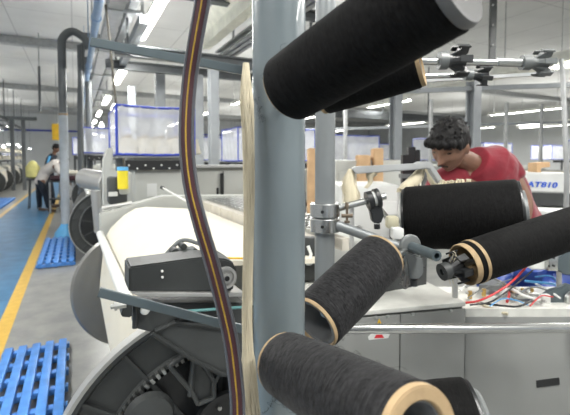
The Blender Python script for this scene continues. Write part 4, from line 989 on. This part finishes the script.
# ------------------------------------------------------------------ loom beam with blue lettering
d = 3.1
t = thing('lettered_beam', 'long white machine beam with blue lettering at the right edge', 'machine beam', (P(560, 180, d).x, P(560, 180, d).y, 0))
def Pb(px_, py_): return P(px_, py_, d)
MB().prism([Pb(518, 180), Pb(524, 172), Pb(640, 176), Pb(640, 196), Pb(518, 192)], HF*.35).build('beam', M_white, t, bev=.01)
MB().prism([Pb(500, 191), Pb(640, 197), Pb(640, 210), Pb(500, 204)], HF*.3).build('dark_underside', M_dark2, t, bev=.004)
a, b = P(515, 211, d-.05), P(640, 216, d-.05); MB().cyl(a, b, .035, 24).build('roller', M_white, t)
for px_ in (530, 620):
    q = P(px_, 205, d+.15); MB().box(Vector((q.x, q.y, q.z/2)), (.12, .12, q.z), CX).build('leg', M_pale, t)
cu = bpy.data.curves.new('txt', 'FONT'); cu.body = 'AT810'; cu.size = .070; cu.extrude = .0015; cu.shear = .18; cu.space_character = 1.08; cu.offset = .0020
to = bpy.data.objects.new('txt', cu); C.objects.link(to); dg = bpy.context.evaluated_depsgraph_get()
me = bpy.data.meshes.new_from_object(to.evaluated_get(dg)); bpy.data.objects.remove(to)
me.materials.clear(); me.materials.append(M_text); lo = bpy.data.objects.new('lettering', me); C.objects.link(lo)
slope = (Pb(560, 184.5)-Pb(527, 183.2)).normalized(); upn = ZZ-slope*ZZ.dot(slope); upn.normalize(); nn = slope.cross(upn)
Mx = Matrix((slope*1.10, upn*.80, nn)).transposed().to_4x4(); Mx.translation = Pb(526.5, 186.5)-HF*.003
me.transform(EX[t.name]['_W'].inverted()@Mx); lo.parent = t
t = thing('carton', 'small tan carton standing on the lettered beam', 'carton', P(543, 172, 3.2))
MB().prism([P(537, 173, 3.2), P(537, 163, 3.2), P(550, 162, 3.2), P(550, 167, 3.2), P(541, 168, 3.2), P(541, 173, 3.2)], HF*.12).build('box', M_carton, t)
# ------------------------------------------------------------------ people
def skin_obj(J, E, root, sub=2):
    names = list(J); me = bpy.data.meshes.new('tmp'); me.from_pydata([tuple(J[n][0]) for n in names], [(names.index(a), names.index(b)) for a, b in E], [])
    o = bpy.data.objects.new('tmp', me); C.objects.link(o); o.modifiers.new('s', 'SKIN'); m = o.modifiers.new('u', 'SUBSURF'); m.levels = sub; m.render_levels = sub
    if not me.skin_vertices: bm = bmesh.new(); bm.from_mesh(me); bm.verts.layers.skin.verify(); bm.to_mesh(me); bm.free()
    for i, n in enumerate(names):
        r = J[n][1]; r = r if isinstance(r, tuple) else (r, r); sv = me.skin_vertices[0].data[i]; sv.radius = r; sv.use_root = (n == root)
    return bake(o)
def bake(o):
    dg = bpy.context.evaluated_depsgraph_get(); dg.update(); me = bpy.data.meshes.new_from_object(o.evaluated_get(dg)); bpy.data.objects.remove(o); return me
def fuse(meshes, voxel, smooth=6, disp=None):
    bm = bmesh.new()
    for m in meshes: bm.from_mesh(m)
    me = bpy.data.meshes.new('tmp'); bm.to_mesh(me); bm.free(); o = bpy.data.objects.new('tmp', me); C.objects.link(o)
    m = o.modifiers.new('r', 'REMESH'); m.mode = 'VOXEL'; m.voxel_size = voxel; m.use_smooth_shade = True
    if smooth: s = o.modifiers.new('sm', 'SMOOTH'); s.iterations = smooth; s.factor = .5
    return bake(o)
def link_mesh(name, me, m, parent):
    me.materials.clear(); me.materials.append(m); me.transform(EX[parent.name]['_W'].inverted()); me.shade_smooth(); me.name = name
    o = bpy.data.objects.new(name, me); C.objects.link(o); o.parent = parent; EX[o.name] = EX[parent.name]; return o
def G(p, c, s): return math.exp(-sum(((a-b)/q)**2 for a, b, q in zip(p, c, s)))
def head_mesh():
    """unit head: x right, y face forward, z up, centred; ~.235 m tall"""
    bm = bmesh.new(); bmesh.ops.create_uvsphere(bm, u_segments=72, v_segments=56, radius=1)
    for v in bm.verts:
        x, y, z = v.co; X = x*.074; Y = y*.095; Z = z*.115
        t_ = max(0, -z); X *= 1-.30*t_**1.6; 
        if y > 0: Y *= 1-.10*t_; 
        else: Y *= 1-.42*t_**1.3
        if z < -.1 and y > 0: Y += .006*G((x, z), (0, -.92), (.45, .3))*1.6     # chin
        if y > 0:
            f = (X, Z)
            Y += .030*G(f, (0, -.022), (.010, .013))+.016*G(f, (0, .0), (.008, .022))+.008*G(f, (0, -.028), (.019, .009))     # nose, bridge, wings
            Y -= .013*(G(f, (-.030, .010), (.016, .012))+G(f, (.030, .010), (.016, .012)))   # sockets
            Y += .006*(G(f, (-.028, .030), (.022, .008))+G(f, (.028, .030), (.022, .008)))   # brow
            Y += .005*(G(f, (-.045, -.018), (.018, .018))+G(f, (.045, -.018), (.018, .018)))  # cheeks
            Y += .011*G(f, (0, -.055), (.024, .007))+.010*G(f, (0, -.068), (.020, .006))-.006*G(f, (0, -.0615), (.026, .0022))   # lips
            Y += .010*G(f, (0, -.097), (.024, .014))-.003*G(f, (0, -.080), (.02, .005))
        v.co = (X, Y, Z)
    me = bpy.data.meshes.new('tmp'); bm.to_mesh(me); bm.free(); return me
def blob(c, s, seg=20, jit=0, seed=0):
    rnd = random.Random(seed); bm = bmesh.new(); bmesh.ops.create_uvsphere(bm, u_segments=seg, v_segments=seg*2//3, radius=1)
    for v in bm.verts: k = 1+rnd.uniform(-jit, jit); v.co = (c[0]+v.co.x*s[0]*k, c[1]+v.co.y*s[1]*k, c[2]+v.co.z*s[2]*k)
    me = bpy.data.meshes.new('tmp'); bm.to_mesh(me); bm.free(); return me
def hand_mesh(wr, d, up, side, sc=1.):
    """palm + five curled fingers. wr wrist, d direction of the hand, up = back-of-hand normal, side = +1/-1 thumb side"""
    d = d.normalized(); s = d.cross(up).normalized(); n = s.cross(d).normalized(); th = s*side; out = []
    out.append(skin_obj({'a': (wr-d*.02, .024*sc), 'b': (wr+d*.02*sc, (.034*sc, .016*sc)), 'c': (wr+d*.065*sc, (.040*sc, .015*sc)), 'e': (wr+d*.085*sc, (.036*sc, .012*sc))}, [('a', 'b'), ('b', 'c'), ('c', 'e')], 'b', 2))
    for k, ln in enumerate((.068, .076, .071, .056)):
        b0 = wr+d*.072*sc+th*(.027-.018*k)*sc
        L = ln*sc; p1 = b0+d*L*.45-n*L*.06; p2 = p1+(d*.8-n*.55).normalized()*L*.32; p3 = p2+(d*.5-n*.85).normalized()*L*.26
        out.append(skin_obj({'0': (b0, .0092*sc), '1': (p1, .0086*sc), '2': (p2, .0078*sc), '3': (p3, .0066*sc)}, [('0', '1'), ('1', '2'), ('2', '3')], '0', 2))
    b0 = wr+d*.02*sc+th*.024*sc; p1 = b0+(d*.6+th*.8-n*.25).normalized()*.038*sc; p2 = p1+(d*.9+th*.25-n*.4).normalized()*.028*sc
    out.append(skin_obj({'0': (b0, .012*sc), '1': (p1, .0105*sc), '2': (p2, .008*sc)}, [('0', '1'), ('1', '2')], '0', 2)); return out
def person(label, J, head_c, head_f, head_up, shirt_m, pants_m, skin_m, loc, vox=.008, hair_len=1., mustache=False, extras=None, hand_dirs=None, shoe_dirs=None, sleeve=.75, group=None):
    t = thing('person', label, 'person', loc)
    f = head_f.normalized(); u = (head_up-f*head_up.dot(f)).normalized(); r = f.cross(u)
    HM = Matrix((r, f, u)).transposed().to_4x4(); HM.translation = head_c
    hm = head_mesh(); hm.transform(HM)
    neck_top = HM@Vector((0, -.022, -.06))
    S = {'pelvis': (J['pelvis'], (.135, .105)), 'spine': (J['spine'], (.125, .095)), 'chest': (J['chest'], (.15, .11)), 'neck': (J['neck'], .055), 'nt': (neck_top, .052)}
    E = [('pelvis', 'spine'), ('spine', 'chest'), ('chest', 'neck'), ('neck', 'nt')]
    for s in 'AB':
        S['sh'+s] = (J['sh'+s], .056); S['el'+s] = (J['el'+s], .040); S['fm'+s] = (J['el'+s].lerp(J['wr'+s], .35), .037); S['wr'+s] = (J['wr'+s], .025)
        S['um'+s] = (J['sh'+s].lerp(J['el'+s], .4), .048)
        S['hp'+s] = (J['hp'+s], .085); S['th'+s] = (J['hp'+s].lerp(J['kn'+s], .4), .078); S['kn'+s] = (J['kn'+s], .055); S['cf'+s] = (J['kn'+s].lerp(J['an'+s], .35), .054); S['an'+s] = (J['an'+s], .036)
        E += [('chest', 'sh'+s), ('sh'+s, 'um'+s), ('um'+s, 'el'+s), ('el'+s, 'fm'+s), ('fm'+s, 'wr'+s), ('pelvis', 'hp'+s), ('hp'+s, 'th'+s), ('th'+s, 'kn'+s), ('kn'+s, 'cf'+s), ('cf'+s, 'an'+s)]
    parts = [skin_obj(S, E, 'pelvis', 2), hm]
    for s in 'AB':
        d = (hand_dirs or {}).get(s) or (J['wr'+s]-J['el'+s]); parts += hand_mesh(J['wr'+s], d, (hand_dirs or {}).get('n', ZZ), 1 if s == 'A' else -1)
        fd = (shoe_dirs or {}).get(s, HF); fd = Vector((fd.x, fd.y, 0)).normalized()
        parts.append(skin_obj({'0': (J['an'+s], .036), '1': (Vector((J['an'+s].x, J['an'+s].y, .04))-fd*.03, .038), '2': (Vector((J['an'+s].x, J['an'+s].y, .035))+fd*.10, (.042, .028)), '3': (Vector((J['an'+s].x, J['an'+s].y, .03))+fd*.17, (.032, .02))}, [('0', '1'), ('1', '2'), ('2', '3')], '0', 2))
    for sx in (-1, 1): e = blob((sx*.078, -.008, -.008), (.010, .018, .030)); e.transform(HM); parts.append(e)
    link_mesh('body', fuse(parts, vox, 3), skin_m, t)
    # clothes
    g = 1.0
    Ss = {'p0': (J['pelvis'].lerp(J['spine'], -.35), (.155, .125)), 'pelvis': (J['pelvis'].lerp(J['spine'], .2), (.15, .12)), 'spine': (J['spine'], (.145, .118)), 'chest': (J['chest'], (.168, .128)), 'nk': (J['chest'].lerp(J['neck'], .72), .082)}
    Es = [('p0', 'pelvis'), ('pelvis', 'spine'), ('spine', 'chest'), ('chest', 'nk')]
    for s in 'AB':
        a, b = J['sh'+s], J['el'+s]
        Ss['sh'+s] = (a, .072); Ss['um'+s] = (a.lerp(b, sleeve*.55), .070); Ss['he'+s] = (a.lerp(b, sleeve), .072); Es += [('chest', 'sh'+s), ('sh'+s, 'um'+s), ('um'+s, 'he'+s)]
    lat = (J['shB']-J['shA']).normalized(); ks = [J['pelvis'].lerp(J['spine'], -.45), J['pelvis'].lerp(J['spine'], .2), J['spine'], J['spine'].lerp(J['chest'], .6), J['chest'].lerp(J['neck'], .15), J['chest'].lerp(J['neck'], .55), J['chest'].lerp(J['neck'], 1.02)]
    ra = [(.165, .13), (.16, .128), (.155, .125), (.175, .13), (.185, .125), (.17, .118), (.092, .088)]
    cps = spline(ks, 6); n_ = len(cps); tv = []; tf = []
    for i, p in enumerate(cps):
        tn = (cps[min(i+1, n_-1)]-cps[max(0, i-1)]).normalized(); l_ = (lat-tn*lat.dot(tn)).normalized(); m_2 = tn.cross(l_)
        f_ = i/6; a0 = int(min(f_, 5)); f_ -= a0; rx = ra[a0][0]*(1-f_)+ra[a0+1][0]*f_; ry = ra[a0][1]*(1-f_)+ra[a0+1][1]*f_
        for k_ in range(28): a_ = 2*math.pi*k_/28; w_ = 1+.02*math.sin(3*a_+i*.9)+.014*math.sin(7*a_-i*.7); tv.append(p+l_*math.cos(a_)*rx*w_+m_2*math.sin(a_)*ry*w_)
    tf = [(i*28+k_, i*28+(k_+1) % 28, (i+1)*28+(k_+1) % 28, (i+1)*28+k_) for i in range(n_-1) for k_ in range(28)]+[tuple(reversed(range(28))), tuple((n_-1)*28+k_ for k_ in range(28))]
    tm_ = bpy.data.meshes.new('tmp'); tm_.from_pydata([tuple(v) for v in tv], [], tf); b_ = bmesh.new(); b_.from_mesh(tm_); bmesh.ops.recalc_face_normals(b_, faces=b_.faces); b_.to_mesh(tm_); b_.free()
    sm_ = [tm_]
    for s in 'AB': sm_.append(skin_obj({'c': (J['chest'].lerp(J['neck'], .55).lerp(J['sh'+s], .30), .105), 'sh': Ss['sh'+s], 'um': Ss['um'+s], 'he': Ss['he'+s]}, [('c', 'sh'), ('sh', 'um'), ('um', 'he')], 'c', 2))
    link_mesh('shirt', fuse(sm_, vox, 4), shirt_m, t)
    Sp = {'pelvis': (J['pelvis'], (.150, .12)), 'w': (J['pelvis'].lerp(J['spine'], .35), (.14, .11))}; Ep = [('w', 'pelvis')]
    for s in 'AB':
        Sp['hp'+s] = (J['hp'+s], .10); Sp['th'+s] = (J['hp'+s].lerp(J['kn'+s], .4), .094); Sp['kn'+s] = (J['kn'+s], .074); Sp['cf'+s] = (J['kn'+s].lerp(J['an'+s], .5), .068); Sp['an'+s] = (J['an'+s]+ZZ*.01, .056)
        Ep += [('pelvis', 'hp'+s), ('hp'+s, 'th'+s), ('th'+s, 'kn'+s), ('kn'+s, 'cf'+s), ('cf'+s, 'an'+s)]
    link_mesh('trousers', fuse([skin_obj(Sp, Ep, 'pelvis', 2)], vox, 4), pants_m, t)
    for s in 'AB':
        fd = (shoe_dirs or {}).get(s, HF); fd = Vector((fd.x, fd.y, 0)).normalized(); a = J['an'+s]
        me = skin_obj({'0': (Vector((a.x, a.y, .055))-fd*.035, .046), '2': (Vector((a.x, a.y, .045))+fd*.09, (.050, .040)), '3': (Vector((a.x, a.y, .036))+fd*.18, (.040, .028))}, [('0', '2'), ('2', '3')], '0', 2)
        for v in me.vertices: v.co.z = max(v.co.z, .003)
        link_mesh('shoe', me, M_shoe, t)
    # hair
    hs = [blob((0, -.016, .038), (.085, .100, .094), 28, .012, 3), blob((0, -.045, .002), (.079, .066, .08), 24, .012, 4)]
    rnd = random.Random(8)
    for _ in range(120):
        a = rnd.uniform(0, 6.28); e = rnd.uniform(.15, 1.45); q = Vector((.079*math.cos(e)*math.cos(a), -.015+.096*math.cos(e)*math.sin(a), .044+.084*math.sin(e)))
        if q.y > .055 and q.z < .075: continue
        b = blob((0, 0, 0), (.006, .022, .006), 8); b.transform(Matrix.Translation(q)@Matrix.Rotation(rnd.uniform(-.9, .9), 4, 'Z')@Matrix.Rotation(rnd.uniform(-.5, .9), 4, 'X')); hs.append(b)
    if hair_len >= 1:
        for k in range(13): hs.append(blob(Vector((-.066+.011*k, .070+.016*math.cos((k-6)/4.4), .062+.006*math.sin(k*1.9))), (.012, .020, .022), 10))
        for sx in (-1, 1):
            for k in range(4): hs.append(blob(Vector((sx*.076, .045-.018*k, .040-.004*k)), (.010, .016, .030), 10))
    h_ = fuse(hs, vox*.6, 5); cut = []
    h_.transform(HM); link_mesh('hair', h_, M_hair, t)
    if mustache:
        for sx in (-1, 1):
            mb = MB(); pts = [HM@Vector((sx*.012, .083, .033)), HM@Vector((sx*.028, .081, .038)), HM@Vector((sx*.048, .069, .031))]
            mb.sweep(spline(pts, 5), [.003+.0028*math.sin(math.pi*(i+1)/12) for i in range(11)], 8); mb.build('eyebrow', M_hair, t)
            mb = MB(); c = HM@Vector((sx*.030, .071, .011)); mb.add([c+(HM.to_3x3()@Vector(v.co)) for v in blob((0, 0, 0), (.0140, .0085, .0062), 16).vertices], [tuple(p.vertices) for p in blob((0, 0, 0), (.0140, .0085, .0062), 16).polygons]); mb.build('eye', M_eye, t)
        mb = MB(); mb.sweep(spline([HM@Vector((-.024, .088, -.053)), HM@Vector((-.010, .098, -.046)), HM@Vector((0, .100, -.045)), HM@Vector((.010, .098, -.046)), HM@Vector((.024, .088, -.053))], 5), .0032, 8); mb.build('moustache', M_hair, t)
    return t
def fl(px_, d, z): p = P(px_, 176, d); return Vector((p.x, p.y, z))
hf = -RGT*.66-UPV*.55-HF*.52
J = dict(pelvis=fl(518, 2.42, .90), spine=P(511, 222, 2.30), chest=P(488, 183, 2.13), neck=P(471, 163, 2.03),
         shA=P(440, 182, 2.02), elA=P(433, 214, 1.92), wrA=P(447, 232, 1.78),
         shB=P(505, 162, 2.12), elB=P(526, 203, 2.06), wrB=P(519, 243, 1.96),
         hpA=fl(505, 2.40, .86), knA=fl(499, 2.34, .48), anA=fl(500, 2.42, .08), hpB=fl(534, 2.46, .86), knB=fl(539, 2.42, .48), anB=fl(542, 2.52, .08))
person('young man with black hair in a red t-shirt bending over the machine', J, P(449.5, 146.5, 1.92), hf, UPV*1+RGT*(-.10)-HF*.25, M_shirt, M_navy, M_skin, fl(518, 2.4, 0), vox=.0055, mustache=True,
       shoe_dirs={'A': -HF-RGT*.4, 'B': -HF-RGT*.4}, sleeve=.52)
# man in off-white shirt bent over, left aisle
def wp(px_, py_, d): return P(px_, py_, d)
d = 10.3
J = dict(pelvis=P(41, 180, d), spine=P(45, 172, d), chest=P(54, 165, d), neck=P(60, 163, d),
         shA=P(57, 167, d-.17), elA=P(62, 177, d-.2), wrA=P(69, 183, d-.1), shB=P(56, 166, d+.17), elB=P(62, 177, d+.2), wrB=P(70, 182, d+.15),
         hpA=P(41, 183, d-.09), knA=P(46, 196, d-.08), anA=fl(48, d-.1, .08), hpB=P(40, 183, d+.09), knB=P(39, 196, d+.1), anB=fl(39, d+.1, .08))
person('person in off-white shirt and dark trousers bent forward in the aisle', J, P(64.5, 161, d), RGT-UPV*.8, UPV+RGT*.6, M_whiteshirt, M_navy, M_skin, fl(44, d, 0), vox=.016, hair_len=0, shoe_dirs={'A': RGT, 'B': RGT}, sleeve=.8)
d = 11.2
J = dict(pelvis=P(49, 178, d), spine=P(49, 171, d), chest=P(50.5, 161, d), neck=P(54, 154.5, d),
         shA=P(51, 159, d-.18), elA=P(53, 169, d-.22), wrA=P(60, 174, d-.2), shB=P(52, 158.5, d+.18), elB=P(56, 168, d+.2), wrB=P(62, 173, d+.1),
         hpA=P(49, 181, d-.09), knA=P(51, 194, d-.1), anA=fl(50, d-.1, .08), hpB=P(49, 181, d+.09), knB=P(52, 194, d+.1), anB=fl(53, d+.1, .08))
pt = person('person in navy top with light blue shoulder stripe standing beyond the bent one', J, P(56.3, 148.5, d), RGT-UPV*.45, UPV+RGT*.3, M_navy, M_navy, M_skin, fl(50, d, 0), vox=.016, hair_len=0, shoe_dirs={'A': RGT, 'B': RGT}, sleeve=.8)
MB().sweep(spline([P(50, 156, d-.27), P(48.5, 160, d-.27), P(47.5, 166, d-.24)], 4), .03, 8).build('shoulder_stripe', M_cap, pt)
# trolley with cloth they lean over
tr = thing('trolley', 'low metal trolley with maroon cloth in front of the two persons', 'trolley', fl(66, 10.2, 0)); 
mb = MB(); 
for zz in (.35, .78): mb.box(fl(66, 10.2, zz), (.62, .5, .03), CX)
mb.build('shelf', M_dark2, tr)
for sx in (-.28, .28):
    for sy in (-.22, .22): MB().box(fl(66, 10.2, .40)+RGT*sx+HF*sy, (.035, .035, .8), CX).build('leg', M_tray, tr)
tag(rebase(MB().box(fl(66, 10.2, .86), (.6, .4, .12), CX, bev=.04).build('folded_cloth', M_hose), fl(66, 10.2, .8)), 'maroon folded cloth on the trolley in the aisle', 'cloth')
tag(rebase(MB().cyl(fl(72, 10.1, .99)-RGT*.25, fl(72, 10.1, .99)+RGT*.4, .055, 16).build('fabric_roll', M_warp), fl(72, 10.1, .99)), 'white fabric roll lying on the maroon cloth', 'fabric roll')
mb = MB().rev(fl(33, 11.0, .80), ZZ, [(0, .03), (.05, .16), (.3, .17), (.42, .1), (.48, .04)], 20)
tag(rebase(mb.build('sack', mat('pale_yellow_sack', (.70, .65, .25), .8)), fl(33, 11, .8)), 'pale yellow sack resting on a stool at the left of the persons', 'sack')
st_ = thing('stool', 'dark stool under the pale yellow sack', 'stool', fl(33, 11, 0)); MB().cyl(fl(33, 11, .76), fl(33, 11, .8), .16, 20).build('seat', M_dark2, st_)
for k in range(4): a = k*math.pi/2+.7; MB().cyl(fl(33, 11, .0)+Vector((math.cos(a)*.15, math.sin(a)*.15, 0)), fl(33, 11, .77)+Vector((math.cos(a)*.1, math.sin(a)*.1, 0)), .014, 8).build('leg', M_dark2, st_)
